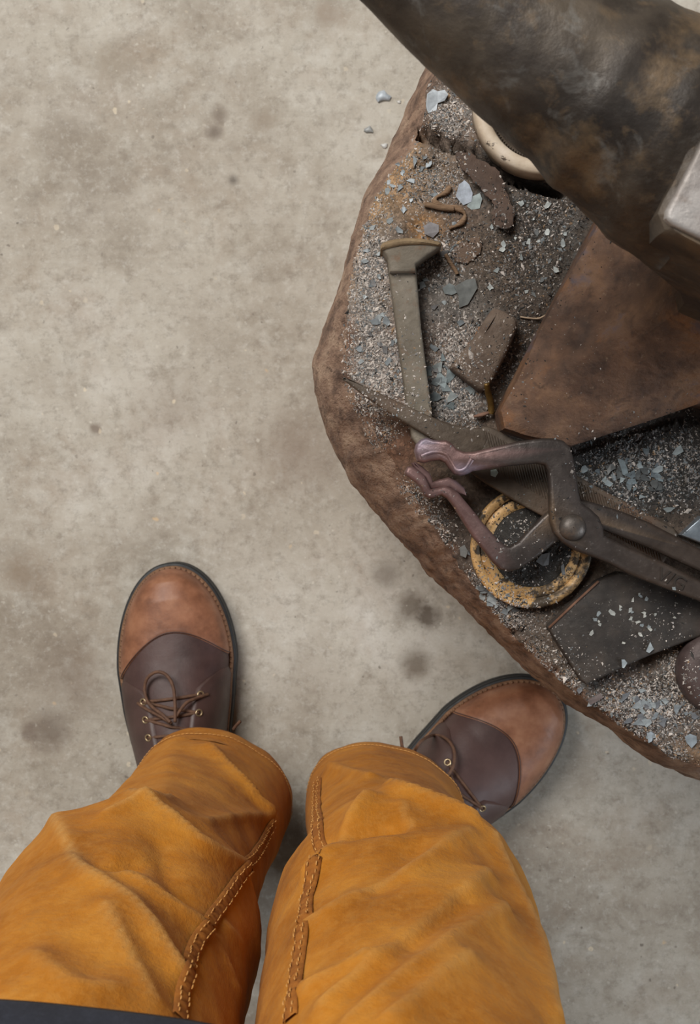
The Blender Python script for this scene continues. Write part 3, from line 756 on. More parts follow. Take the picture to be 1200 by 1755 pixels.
# ------------------------------------------------------------------ scraps and flakes
def bvh_all():
    V, F = join(BV); return BVHTree.FromPolygons([tuple(v) for v in V], F)
bvh = bvh_all()
CO = Vector((0, 0, CAMZ))
def drop(x, y):
    h = bvh.ray_cast(Vector((x, y, .62)), Vector((0, 0, -1)))
    return h[0].z if h[0] else None
def hit_px(px, py, tree=None):
    d = Vector(((px - 600) / FPX, (877.5 - py) / FPX, -1)).normalized()
    return (tree or bvh).ray_cast(CO, d)

def flake_mesh(px, py, size, ang, elong=1.0, th=.0009, poly=None, tilt=None):
    h = hit_px(px, py)
    c = h[0]; k = int(rng.integers(4, 8)); P = []
    if poly is not None:
        P = [np.array(hp)[:2] for hp in [W(a, b, c.z) for a, b in poly]]
    else:
        for i in range(k):
            a = 2 * math.pi * (i + rng.uniform(-.28, .28)) / k; r = size / FPX * rng.uniform(.42, 1.2)
            x, y = r * math.cos(a) * elong, r * math.sin(a)
            P.append(np.array([c.x + x * math.cos(ang) - y * math.sin(ang), c.y + x * math.sin(ang) + y * math.cos(ang)]))
    tx, ty = tilt if tilt is not None else (rng.uniform(-.12, .12), rng.uniform(-.12, .12))
    n = len(P); V = []; ext = max(abs(p[0] - c.x) * abs(tx) + abs(p[1] - c.y) * abs(ty) for p in P)
    for z in (0, th):
        for p in P: V.append((p[0], p[1], c.z + .0003 + ext * .6 + z + tx * (p[0] - c.x) + ty * (p[1] - c.y) + .0002 * math.sin(40 * p[0] / .01)))
    F = [tuple(range(n))[::-1], tuple(range(n, 2 * n))] + [(i, (i + 1) % n, n + (i + 1) % n, n + i) for i in range(n)]
    return V, F
def flake(label, group, col, px, py, size=6, ang=0, elong=1.0, poly=None, th=.0009, tilt=None, name='scale_flake'):
    V, F = flake_mesh(px, py, size, ang, elong, th, poly, tilt)
    c = np.tile(np.array(lin(col)[:3]), (len(V), 1))
    o = mk(name, V, F, M_flake, smooth=False, colors=c); tag(o, label, 'scale flake', group); return o

# named, larger flakes
flake('bright bluish-white curled scale flake beside the twisted bark strip', None, (186, 194, 206), 795, 330, poly=[(781, 338), (786, 318), (796, 311), (804, 318), (810, 332), (808, 346), (794, 352)], tilt=(-.1, .2))
flake('grey-green scale flake tucked against the bright curled flake', None, (142, 152, 152), 816, 345, poly=[(800, 354), (808, 338), (822, 332), (826, 342), (822, 358), (808, 360)])
flake('large slate-grey pointed scale flake near the iron block', None, (112, 114, 112), 797, 503, poly=[(778, 492), (800, 480), (814, 478), (818, 494), (802, 522), (787, 528), (786, 508)])
flake('grey-green scale flake overlapping the large pointed flake', None, (124, 130, 130), 770, 496, poly=[(758, 494), (770, 486), (779, 490), (784, 502), (774, 506), (762, 504)])
flake('round dull-purple scale flake above the spike head', None, (112, 108, 110), 738, 396, poly=[(726, 388), (738, 381), (752, 386), (752, 398), (742, 408), (728, 402)])
flake('small grey scale flake lying inside the jar lid', None, (116, 116, 116), 930, 955, poly=[(918, 962), (928, 950), (942, 947), (940, 968), (930, 970)])
flake('thin grey scale sliver lying inside the jar lid', None, (104, 106, 108), 966, 978, poly=[(961, 970), (966, 966), (969, 984), (963, 985)])
flake('broad pale grey scale crust near the split of the stump', None, (154, 160, 166), 748, 174, poly=[(730, 182), (732, 162), (742, 154), (750, 158), (762, 156), (768, 164), (762, 174), (750, 178), (748, 190), (734, 194)])
flake('pale grey triangular scale flake on the steel plate', None, (150, 158, 162), 1113, 1110, poly=[(1107, 1116), (1114, 1100), (1120, 1112), (1112, 1119)])
flake('pale grey upright scale flake near the lower edge of the steel plate', None, (150, 158, 162), 1069, 1137, poly=[(1065, 1130), (1070, 1130), (1075, 1136), (1069, 1145), (1066, 1144)])
flake('pale blue-grey scale flake at the stump rim below the steel plate', None, (146, 154, 160), 1113, 1263, poly=[(1108, 1256), (1115, 1252), (1121, 1258), (1117, 1270), (1111, 1273)])
flake('rounded blue-grey scale flake at the stump rim below the iron slug', None, (134, 142, 148), 1184, 1268, poly=[(1173, 1262), (1182, 1257), (1193, 1261), (1194, 1272), (1185, 1282), (1176, 1272)])
flake('pale mint scale flake resting on the file between the jaws and the handle', None, (176, 192, 188), 847, 811, poly=[(841, 806), (850, 804), (854, 810), (849, 818), (841, 815)])
flake('grey scale flake on the stump beside the jar lid', None, (104, 104, 102), 795, 945, poly=[(788, 938), (796, 934), (802, 944), (798, 956), (789, 952)])
flake('brown-grey slab of scale at the stump rim by the steel plate corner', None, (100, 88, 86), 1020, 1198, poly=[(1007, 1200), (1028, 1188), (1034, 1195), (1012, 1208)])
# floor chips
for lab, px, py, r, col in (('pale blue-grey stone chip on the floor by the stump', 656, 166, 13, (178, 186, 194)), ('flat grey chip on the floor near the stump rim', 632, 223, 8, (158, 160, 160)),
                            ('small white chip on the floor against the stump side', 659, 250, 6, (206, 206, 204)), ('tiny white chip on the floor beside the pale stone chip', 684, 175, 4, (206, 204, 200))):
    p = W(px, py, 0); R = r / FPX * CAMZ; V = []; F = []
    rows = [(1.0, 0), (1.0, .35), (.7, .62), (.3, .72)]
    for rr_, zz in rows:
        for k in range(9):
            a = 2 * math.pi * k / 9; q = R * rr_ * (1 + .22 * math.sin(3 * a + px) + .12 * math.sin(5 * a))
            V.append((p[0] + q * math.cos(a), p[1] + q * .72 * math.sin(a), zz * R * .8))
    for i in range(3):
        for k in range(9): F.append((i * 9 + k, i * 9 + (k + 1) % 9, (i + 1) * 9 + (k + 1) % 9, (i + 1) * 9 + k))
    F.append(tuple(range(9))[::-1]); F.append(tuple(range(27, 36)))
    tag(mk('floor_chip', V, F, M_flake, smooth=True, colors=np.tile(np.array(lin(col)[:3]), (len(V), 1)), sharp=50), lab, 'chip')

# scattered look-alike flakes by place
fields = [('small pale scale flake in the dark hollow beneath the anvil horn', 'flakes under the horn', (900, 420, 75, 70), 30, [(150, 156, 156), (176, 180, 178), (108, 110, 110)], (2.5, 6)),
          ('small blue-grey scale flake on the black grit below the anvil foot', 'flakes below the anvil foot', (1095, 812, 80, 42), 34, [(116, 126, 130), (94, 102, 106), (146, 154, 156), (80, 82, 82)], (3, 11)),
          ('small pale scale flake scattered beside the railroad spike', 'flakes beside the spike', (690, 520, 75, 150), 36, [(142, 148, 150), (118, 124, 128), (168, 174, 176), (100, 98, 98)], (4, 8)),
          ('small grey scale flake in the grit between the file and the iron block', 'flakes between file and block', (775, 660, 38, 32), 14, [(122, 132, 134), (104, 112, 114), (140, 146, 146)], (5, 11)),
          ('small pale scale flake on the dusty steel plate', 'flakes on the steel plate', (1080, 1060, 75, 45), 26, [(160, 162, 158), (130, 136, 138), (180, 180, 174)], (2.5, 5)),
          ('small grey scale flake in the grit along the stump rim below the plate', 'flakes along the lower rim', (1110, 1215, 75, 38), 30, [(124, 130, 134), (104, 106, 110), (144, 150, 152)], (4, 9)),
          ('small grey scale flake on the stump rim beside the jar lid', 'flakes beside the lid', (830, 1020, 45, 45), 18, [(110, 114, 116), (92, 94, 96), (140, 144, 144)], (3.5, 8)),
          ('small pale scale flake on the tan split edge of the stump', 'flakes on the split edge', (705, 300, 40, 60), 14, [(150, 158, 164), (128, 134, 138)], (3.5, 7))]
for lab, grp, (cx, cy, sx, sy), n, cols, (s0, s1) in fields:
    k = 0; tries = 0
    where = lab.split('scale flake ')[1]
    while k < n and tries < 400:
        tries += 1
        px, py = rng.normal(cx, sx * .6), rng.normal(cy, sy * .6)
        if px > 1195: continue
        h = hit_px(px, py)
        if h[0] is None or abs(h[1].z) < .6 or h[0].z > .56 or h[0].z < .488: continue
        if 'plate' in lab and ('on the dusty' in lab) != (h[0].z > .508): continue
        if 'plate' not in lab and h[0].z > .5045: continue
        ci = int(rng.integers(len(cols))); col = cols[ci]; sz = rng.uniform(s0, s1); el = rng.uniform(1, 1.7)
        lum = sum(col) / 3; tone = 'near-white' if lum > 165 else 'pale' if lum > 138 else 'mid-grey' if lum > 108 else 'dark grey'
        size = 'tiny' if sz < s0 + (s1 - s0) * .33 else 'small' if sz < s0 + (s1 - s0) * .66 else 'larger'
        shape = 'long' if el > 1.35 else 'stubby'
        flake(f'{size} {shape} {tone} scale flake {where}', grp, col, px, py, sz, rng.uniform(0, 6.3), el, th=.0005); k += 1

# twisted bark strip, bent nail, straw, leather scrap, chip of wood
def on_top(pts, lift):
    out = []
    for p in pts:
        h = hit_px(p[0], p[1]); z = (h[0].z if h[0] else ZT)
        out.append(W(p[0], p[1], z + lift))
    return out
a = cat_rom(on_top([(772, 320), (764, 330), (748, 338), (746, 347), (758, 352), (775, 355), (790, 360), (797, 368), (794, 378), (784, 386), (770, 391)], .0015), 5)
v1 = tube(a, [.0016 + .0006 * math.sin(i * .5) for i in range(len(a))], 7)
a2 = cat_rom(on_top([(728, 350), (742, 353), (760, 357), (778, 358)], .0022), 5)
v2 = tube(a2, .0019, 7); v_, f_ = join([v1, v2])
one('bark_strip', v_, f_, M_root, 'twisted tan strip of bark curled on the stump above the spike head', 'bark strip')
a = cat_rom([W(834, 657, .516), W(835, 668, .512), W(840, 685, .507), W(842, 700, .504), W(841, 709, .503)], 5)
v_, f_ = tube(a, [.0020] * 3 + [.0022] * (len(a) - 3), 9)
one('bent_nail', v_, f_, M_nail, 'short brassy bent nail beside the anvil foot corner', 'nail')
a = cat_rom(on_top([(892, 543), (905, 545), (922, 546), (934, 541)], .0015) + [W(944, 536, .515)], 5)
v_, f_ = tube(a, .0006, 6); one('straw', v_, f_, M_straw, 'thin pale straw lying against the anvil foot edge', 'straw')
def sheet(px_poly, lift, name, mat, label, cat, amp=.002, th=.0016, seed=0):
    P = chaikin([W(a_, b_, ZT) for a_, b_ in px_poly], 2)
    P = [p + np.array([.0016 * fbm(p, 160, 4) + .0012 * fbm(p, 420, 3), .0016 * fbm(p + 3, 160, 4) + .0012 * fbm(p + 5, 420, 3), 0]) for p in P]
    z0 = max((drop(p[0], p[1]) or ZT) for p in P)
    V, F = slab([p for p in P], min(z0, ZT + .004) + lift, min(z0, ZT + .004) + lift + th, .0006, 2, zfun=lambda x, y: amp * fbm((x, y, seed), 45, 3))
    surf(V, F); o = one(name, V, F, mat, label, cat, sharp=60); return o
sheet([(776, 262), (800, 266), (822, 276), (846, 288), (858, 304), (866, 330), (878, 352), (884, 380), (870, 398), (846, 392), (838, 372), (846, 352), (832, 338), (820, 322), (806, 312), (796, 300), (786, 284)], .001, 'leather_scrap', M_leather_scrap, 'dark brown leather scrap below the stump split near the cream cap', 'leather scrap')
sheet([(772, 422), (785, 415), (805, 412), (822, 405), (828, 418), (818, 440), (804, 454), (786, 450), (776, 438)], .0005, 'leather_scrap', mottle('brown_scrap', [(.3, (88, 70, 58)), (.7, (120, 98, 82))], 60, (), (.7, .85), 0, [(200, .4, .002)]), 'curled brown leather scrap right of the spike head', 'leather scrap', seed=4)
sheet([(796, 602), (806, 584), (822, 560), (828, 566), (812, 592), (800, 606)], .0004, 'wood_chip', mottle('orange_chip', [(.3, (118, 82, 56)), (.7, (148, 108, 80))], 60, (), (.8, .9)), 'small orange-brown wood chip against the iron block', 'wood chip', seed=6)
v_, f_ = tube([W(812, 714, .5035), W(826, 711, .5035), W(842, 706, .504)], [.0008, .0016, .0009], 6)
one('wood_splinter', v_, f_, mottle('splinter', [(.3, (110, 80, 66)), (.7, (150, 116, 98))], 90, (), (.8, .9)), 'reddish wood splinter lying below the bent nail', 'splinter')
v_, f_ = tube(cat_rom(on_top([(764, 436), (772, 450), (780, 462), (784, 470)], .0012), 4), .0014, 6)
one('twig', v_, f_, M_root, 'short tan twig beside the curled leather scrap', 'twig')

bvh = bvh_all()
# grit --------------------------------------------------------------------
gz = [  # px,py,rx,ry,count,bright weights (white,grey,blue,dark,tan), size
    (632, 480, 36, 130, 3600, (.5, .3, .12, .04, .04), 2.6), (650, 625, 50, 60, 2200, (.55, .25, .1, .06, .04), 2.6), (785, 615, 55, 65, 2400, (.55, .25, .08, .08, .04), 2.5),
    (765, 205, 40, 50, 1500, (.4, .3, .12, .1, .08), 2.6), (745, 310, 45, 45, 1300, (.25, .4, .1, .1, .15), 2.3), (680, 300, 40, 50, 700, (.2, .25, .1, .05, .4), 2.2),
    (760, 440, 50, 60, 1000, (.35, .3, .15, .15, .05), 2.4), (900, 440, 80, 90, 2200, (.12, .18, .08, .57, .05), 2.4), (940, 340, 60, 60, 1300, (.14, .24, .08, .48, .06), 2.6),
    (1100, 805, 95, 60, 5600, (.08, .22, .12, .56, .02), 2.8), (1180, 790, 40, 60, 1300, (.10, .26, .12, .50, .02), 2.8), (770, 690, 50, 40, 1000, (.3, .3, .25, .12, .03), 2.6),
    (690, 690, 40, 40, 500, (.5, .3, .1, .08, .02), 2.4), (740, 900, 35, 55, 900, (.35, .3, .1, .2, .05), 2.2), (860, 1050, 60, 40, 1500, (.3, .28, .1, .27, .05), 2.3),
    (910, 935, 70, 70, 900, (.16, .24, .1, .45, .05), 2.2), (980, 1120, 50, 50, 900, (.35, .35, .1, .15, .05), 2.2), (1080, 1060, 90, 50, 1300, (.5, .3, .1, .08, .02), 1.8),
    (1110, 1210, 80, 45, 4200, (.28, .28, .10, .28, .06), 2.5), (1170, 1150, 30, 40, 700, (.5, .3, .1, .05, .05), 2.6), (880, 610, 40, 70, 900, (.14, .24, .08, .48, .06), 2.4), (1000, 640, 100, 80, 240, (.5, .2, .1, .1, .1), 1.6),
    (690, 560, 30, 90, 110, (.6, .3, .1, 0, 0), 1.8), (760, 735, 80, 30, 120, (.6, .3, .1, 0, 0), 2.0), (1120, 1290, 70, 25, 400, (.3, .2, .1, .1, .3), 2.0)]
pal = [(196, 186, 178), (136, 130, 126), (116, 122, 125), (44, 40, 37), (146, 118, 90)]
pal = np.array([lin(c)[:3] for c in pal])
GV = []; GF = []; GC = []
gz += [(x_, y_, 26, 22, 420, (.25, .25, .08, .3, .12), 2.1) for x_, y_ in ((700, 850), (745, 925), (800, 1000), (850, 1062), (905, 1118), (965, 1172), (1030, 1218), (1090, 1255), (1150, 1295), (620, 700), (650, 745))]
for cx, cy, rx, ry, cnt, wts, sz in gz:
    for _ in range(int(cnt * 1.35)):
        px = cx + rng.normal(0, rx * .62); py = cy + rng.normal(0, ry * .62)
        if px > 1290: continue
        h = hit_px(px, py)
        if h[0] is None or h[0].z < .484 or h[0].z > .56 or abs(h[1].z) < .35: continue
        if h[0].z > .512 and rng.random() < .82: continue
        c = h[0]; s = sz / FPX * rng.lognormal(-.12, .45) * .54
        a = rng.uniform(0, 6.28); e = rng.uniform(1, 1.9); b0 = len(GV)
        tx, ty = rng.normal(0, .3, 2)
        col = pal[rng.choice(5, p=np.array(wts) / sum(wts))] * rng.uniform(.55, 1.15)
        for da, rr_ in ((0, 1), (1.4, .7), (3.1, 1.0), (4.5, .75)):
            aa = a + da + rng.uniform(-.3, .3)
            x = rr_ * s * (math.cos(aa - a) * e); y = rr_ * s * math.sin(aa - a)
            X = x * math.cos(a) - y * math.sin(a); Y = x * math.sin(a) + y * math.cos(a)
            GV.append((c.x + X, c.y + Y, c.z + .0001 + tx * X + ty * Y)); GC.append(col)
        GV.append((c.x, c.y, c.z + .0001 + s * .3)); GC.append(col)
        GF += [(b0, b0 + 1, b0 + 4), (b0 + 1, b0 + 2, b0 + 4), (b0 + 2, b0 + 3, b0 + 4), (b0 + 3, b0, b0 + 4), (b0 + 3, b0 + 2, b0 + 1, b0)]
g = mk('scale_grit', GV, GF, M_grit, smooth=False, colors=np.array(GC))
tag(g, 'fine grey and white forge scale grit strewn over the stump top', 'grit', kind='stuff')

# ------------------------------------------------------------------ person
person = empty('person', (-.05, -.29, 0))
tag(person, 'standing person in mustard canvas trousers, two-tone brown boots and a navy shirt', 'person')

def interp_keys(keys, z):
    K = np.array([[k[0], *k[1:]] for k in keys]); return [np.interp(z, K[:, 0], K[:, j]) for j in range(1, K.shape[1])]
# z, cx, cy, r, front add, inner add
LK = [(.02, -.137, -.280, .068, .013, .016), (.12, -.137, -.280, .066, .018, .016), (.22, -.139, -.278, .068, .006, .010), (.33, -.141, -.277, .071, .0, .004), (.43, -.143, -.276, .074, .0, 0), (.465, -.145, -.2765, .0805, .0, 0),
      (.495, -.146, -.277, .0865, .002, 0), (.53, -.1465, -.279, .087, .001, 0), (.60, -.147, -.285, .085, 0, 0), (.67, -.148, -.295, .085, 0, 0), (.80, -.142, -.325, .09, 0, 0), (.95, -.125, -.35, .095, 0, 0)]
RK = [(.02, .042, -.293, .066, .006, .022), (.12, .042, -.293, .066, .008, .024), (.22, .041, -.289, .066, .006, .016), (.33, .038, -.283, .070, .002, .008), (.43, .036, -.278, .076, .002, .0), (.465, .0355, -.276, .081, .004, 0),
      (.495, .035, -.2755, .086, .006, 0), (.53, .0348, -.278, .087, .004, 0), (.60, .034, -.285, .086, 0, 0), (.67, .0335, -.295, .085, 0, 0), (.80, .03, -.325, .09, 0, 0), (.95, .01, -.35, .095, 0, 0)]
NR, NSg = 190, 144
def leg_surface(keys, tin, front_dir, zf_, zb_):
    V = np.zeros((NR, NSg, 3)); fd = math.radians(front_dir); ti = math.radians(tin)
    for k in range(NSg):
        t = 2 * math.pi * k / NSg
        zh = zb_ + (zf_ - zb_) * (.5 + .5 * math.cos(t - fd)) ** 1.5
        for i in range(NR):
            z = zh + (.95 - zh) * i / (NR - 1)
            cx, cy, r, fa, ia = interp_keys_fast(keys, z)
            rr_ = r + fa * max(0, math.cos(t - math.pi / 2)) ** 2 + ia * max(0, math.cos(t - ti)) ** 4
            V[i, k] = (cx + rr_ * math.cos(t), cy + rr_ * math.sin(t), z)
    return V
_cache = {}
def interp_keys_fast(keys, z):
    kk = id(keys)
    if kk not in _cache:
        zs = np.linspace(0, .96, 961); K = np.array(keys); A = np.stack([np.interp(zs, K[:, 0], K[:, j]) for j in range(1, 6)], 1)
        ker = np.hanning(25); ker /= ker.sum()
        A = np.stack([np.convolve(np.pad(A[:, j], 12, 'edge'), ker, 'valid') for j in range(5)], 1)
        _cache[kk] = A
    A = _cache[kk]; x = min(max(z, 0), .9599) * 1000; i = int(x); f_ = x - i
    i2 = min(i + 1, 960)
    return A[i] * (1 - f_) + A[i2] * f_
def grid_F(nr, ns, base=0):
    return [(base + i * ns + k, base + i * ns + (k + 1) % ns, base + (i + 1) * ns + (k + 1) % ns, base + (i + 1) * ns + k) for i in range(nr - 1) for k in range(ns)]
LV = leg_surface(LK, 10, 97, .118, .03); RV = leg_surface(RK, 146, 50, .105, .03)

# creases in photo pixels: polyline, amplitude (m), width (m), wear
CR_L = [([(98, 1406), (140, 1488), (215, 1545), (262, 1600), (305, 1668)], .0040, .010, .9), ([(225, 1368), (282, 1396), (350, 1450), (415, 1482)], .0040, .009, .9), ([(220, 1500), (280, 1540), (345, 1586)], .0030, .008, .6),
        ([(180, 1398), (230, 1380), (290, 1372)], .0030, .007, .7), ([(180, 1560), (220, 1640), (258, 1720)], .0030, .009, .7), ([(355, 1408), (410, 1402), (455, 1400)], .0025, .006, .5),
        ([(120, 1450), (180, 1480), (230, 1475)], -.0040, .012, 0), ([(280, 1440), (300, 1500), (320, 1530)], -.0045, .014, 0), ([(60, 1640), (120, 1690), (190, 1700)], .003, .010, .3), ([(390, 1590), (410, 1615)], .002, .006, .5),
        ([(390, 1650), (405, 1700)], .002, .006, .5), ([(360, 1285), (410, 1340), (455, 1395)], .0050, .009, .25), ([(300, 1270), (290, 1320), (280, 1360)], .0020, .014, 0)]
CR_R = [([(535, 1500), (590, 1430), (632, 1376)], .0042, .010, .25), ([(672, 1352), (700, 1362), (745, 1378), (800, 1408)], .0042, .011, .5), ([(690, 1380), (705, 1410)], .0020, .008, .5),
        ([(520, 1600), (600, 1540), (700, 1480), (800, 1430)], .0028, .010, .45), ([(560, 1730), (640, 1660), (740, 1570), (830, 1500)], .0030, .010, .4), ([(600, 1755), (690, 1680), (790, 1600), (860, 1560)], .0028, .009, .4),
        ([(525, 1700), (580, 1670), (630, 1650)], .0025, .007, .5), ([(670, 1755), (760, 1680), (800, 1650)], .0035, .010, .45), ([(840, 1440), (890, 1540), (925, 1640), (945, 1740)], .0028, .012, .75),
        ([(550, 1460), (620, 1420), (690, 1410)], -.0040, .013, 0), ([(640, 1520), (720, 1450)], -.0030, .012, 0), ([(700, 1620), (790, 1540)], -.0030, .012, 0), ([(570, 1318), (600, 1328), (635, 1336)], .0028, .009, .2), ([(505, 1345), (500, 1400), (490, 1470)], .004, .009, .15)]
def crease(Vg, CR, leg):
    P = Vg.reshape(-1, 3); F = grid_F(NR, NSg)
    tree = BVHTree.FromPolygons([tuple(p) for p in P], F)
    du = np.roll(Vg, -1, 1) - np.roll(Vg, 1, 1); dv_ = np.gradient(Vg, axis=0)
    Nn = np.cross(du, dv_); Nn /= (np.linalg.norm(Nn, axis=2, keepdims=True) + 1e-12)
    Nf = Nn.reshape(-1, 3); cen = np.array([interp_keys_fast(leg, z)[:2] for z in P[:, 2]])
    sgn = np.sign(((P[:, :2] - cen) * Nf[:, :2]).sum(1)); Nf *= sgn[:, None]
    disp = np.zeros(len(P)); wear = np.zeros(len(P))
    for pl, amp, wd, wr in CR:
        q = []
        for a_, b_ in [tuple(x) for x in cat_rom(pl, 5)]:
            h = hit_px(a_, b_, tree)
            if h[0]: q.append(np.array(h[0]))
        if len(q) < 2: continue
        # keep rows bounded: drop jumps between front and back of a silhouette
        segs = [q[0]]
        d = np.full(len(P), 9.0)
        for a_, b_ in zip(q[:-1], q[1:]):
            if np.linalg.norm(a_ - b_) < .09: d = np.minimum(d, seg_dist(P, [a_, b_]))
        wob = 1.0
        disp += 1.35 * amp * (np.exp(-(d / (wd * .55)) ** 2) * .45 + np.exp(-(d / (wd * 1.3)) ** 2) * .75); wear = np.maximum(wear, wr * np.exp(-(d / (wd * .30)) ** 2))
    disp += np.array([.0022 * fbm((p[0], p[1], p[2] * .8), 12, 3) + .0010 * fbm((p[0], p[1], p[2]), 34, 3) for p in P])
    # gathers low on the leg
    zz = P[:, 2]
    return (P + Nf * disp[:, None]).reshape(NR, NSg, 3), wear, Nf
LV, LW, LN = crease(LV, CR_L, LK); RV, RW, RN = crease(RV, [(p_, a_ * 1.35, w_ * .85, k_) for p_, a_, w_, k_ in CR_R], RK)
def with_inside(Vg, wear):
    """roll the hem inwards so that the leg opening has thickness"""
    c = Vg[:40].mean(axis=(0, 1)); rows = []
    for k, (dz, s) in enumerate(((.05, .955), (.02, .958), (.003, .962), (-.0006, .98))):
        r = Vg[0].copy(); cc_ = r[:, :2].mean(0); r[:, :2] = cc_ + (r[:, :2] - cc_) * s; r[:, 2] += dz; rows.append(r)
    return np.concatenate([np.array(rows), Vg], 0), np.concatenate([np.zeros(4 * NSg), wear])
LA, LWa = with_inside(LV, LW); RA, RWa = with_inside(RV, RW)
tV = [LA.reshape(-1, 3), RA.reshape(-1, 3)]; nL = len(tV[0]); tF = grid_F(NR + 4, NSg) + grid_F(NR + 4, NSg, nL)
# seat of the trousers
pvs = []; b0 = nL + len(tV[1])
for z, rx, ry in ((.795, .05, .04), (.80, .11, .075), (.82, .15, .10), (.87, .168, .112), (.93, .17, .115), (1.0, .165, .115)):
    for k in range(64):
        t = 2 * math.pi * k / 64; pvs.append((-.058 + rx * math.cos(t), -.365 + ry * math.sin(t), z))
tF += grid_F(6, 64, b0) + [tuple(range(b0, b0 + 64))[::-1], tuple(range(b0 + 320, b0 + 384))]
tV = np.vstack([*tV, np.array(pvs)])
wearA = np.concatenate([LWa, RWa, np.zeros(len(pvs))])
tro = mk('trousers', tV, tF, M_canvas, person, colors=np.column_stack([np.clip(wearA * .85, 0, 1), np.zeros(len(tV)), np.zeros(len(tV))]))
tro['label'] = 'mustard brown canvas work trousers with double-stitched seams'
ttree = BVHTree.FromPolygons([tuple(p) for p in tV], tF)

# felled seams: a raised strip plus rows of stitches
def seam(path_px, width, stitched=True):
    pts = []; nrm = []
    for a_, b_ in [tuple(x) for x in cat_rom(path_px, 14)]:
        h = hit_px(a_, b_, ttree)
        if h[0]: pts.append(np.array(h[0])); n_ = np.array(h[1]); nrm.append(n_ if n_ @ (np.array([0, 0, CAMZ]) - pts[-1]) > 0 else -n_)
    return pts, nrm
def resample(pts, step):
    P = np.array(pts); d = np.r_[0, np.cumsum(np.linalg.norm(np.diff(P, axis=0), axis=1))]
    s = np.arange(0, d[-1], step); return np.stack([np.interp(s, d, P[:, j]) for j in range(3)], 1)
def smooth_path(P, it=3):
    P = P.copy()
    for _ in range(it): P[1:-1] = (P[:-2] + 2 * P[1:-1] + P[2:]) / 4
    return P
def project(p):
    h = ttree.find_nearest(Vector(p)); n_ = np.array(h[1]); q = np.array(h[0])
    if n_ @ (np.array([0, 0, CAMZ]) - q) < 0: n_ = -n_
    return q, n_
def seam_build(path_px, width):
    pts, _ = seam(path_px, width)
    runs = [pts]
    out = []; st = []
    sec = [(-.5, .0004), (-.47, .0016), (-.2, .0024), (.2, .0024), (.47, .0016), (.5, .0004)]; ns = len(sec)
    for cont in runs:
        if len(cont) < 4: continue
        P = smooth_path(resample(cont, .003), 40); m = len(P); V = []; F = []
        if m < 4: continue
        pr_ = [project(p) for p in P]; Q = smooth_path(np.array([p for p, _ in pr_]), 5); Nq = smooth_path(np.array([n for _, n in pr_]), 8)
        Q = np.where((np.linalg.norm(Q - P, axis=1) < .012)[:, None], Q, P); Q = smooth_path(Q, 5)
        for i in range(m):
            q = Q[i]; n_ = Nq[i] / (np.linalg.norm(Nq[i]) + 1e-9); t = Q[min(i + 1, m - 1)] - Q[max(i - 1, 0)]; t /= np.linalg.norm(t) + 1e-9
            s_ = np.cross(t, n_); s_ /= np.linalg.norm(s_) + 1e-9
            puck = .0008 * math.sin(i * 2.1)
            for a_, hgt in sec:
                w_ = q + s_ * a_ * width + n_ * (hgt + .0002 + puck * (1 if abs(a_) < .4 else 0))
                pp, pn = project(w_); sd = (w_ - pp) @ pn
                if sd < hgt * .8: w_ = w_ + pn * (hgt * .8 - sd)
                V.append(w_)
            if i % 2 == 0:
                for c_ in (2, 3): st.append((V[-6 + c_] + s_ * (.10 if c_ == 3 else -.10) * width + n_ * .0003, t, n_))
        for i in range(m - 1):
            for k in range(ns - 1): F.append((i * ns + k, i * ns + k + 1, (i + 1) * ns + k + 1, (i + 1) * ns + k))
        out.append((V, F))
    return join(out), st
def stitches(st, ln=.0019, r=.00042):
    parts = []
    for p, t, n_ in st:
        parts.append(tube([p - t * ln, p - t * ln * .5 + n_ * r, p + t * ln * .5 + n_ * r, p + t * ln], [r * .5, r, r, r * .5], 5))
    return join(parts)
seams = [[(466, 1412), (440, 1460), (400, 1520), (365, 1572), (335, 1618), (318, 1670), (309, 1730), (306, 1752)],
         [(546, 1340), (545, 1390), (547, 1440), (540, 1482), (530, 1520), (522, 1580), (512, 1650), (503, 1720), (499, 1752)]]
allst = []
for pth in seams:
    (v_, f_), st = seam_build(pth, .0095); allst += st
    mk('inner_seam', v_, f_, M_seam, tro)
# hem stitching rows follow the leg openings
for Vg, tag_ in ((LV, 'l'), (RV, 'r')):
    row = Vg[0] * .80 + Vg[12] * .20
    hp = []
    P = resample(np.vstack([Vg[6], Vg[6][:1]]), .004)
    for i in range(len(P)):
        h = ttree.find_nearest(Vector(P[i])); n_ = P[i] - np.array([*Vg[6].mean(0)[:2], P[i][2]]); n_ /= np.linalg.norm(n_)
        t = P[(i + 1) % len(P)] - P[i - 1]; t /= np.linalg.norm(t) + 1e-9
        allst.append((P[i] + n_ * .0006, t, n_))
v_, f_ = stitches(allst)
o = mk('stitching', v_, f_, M_thread, tro); o['kind'] = 'stuff'

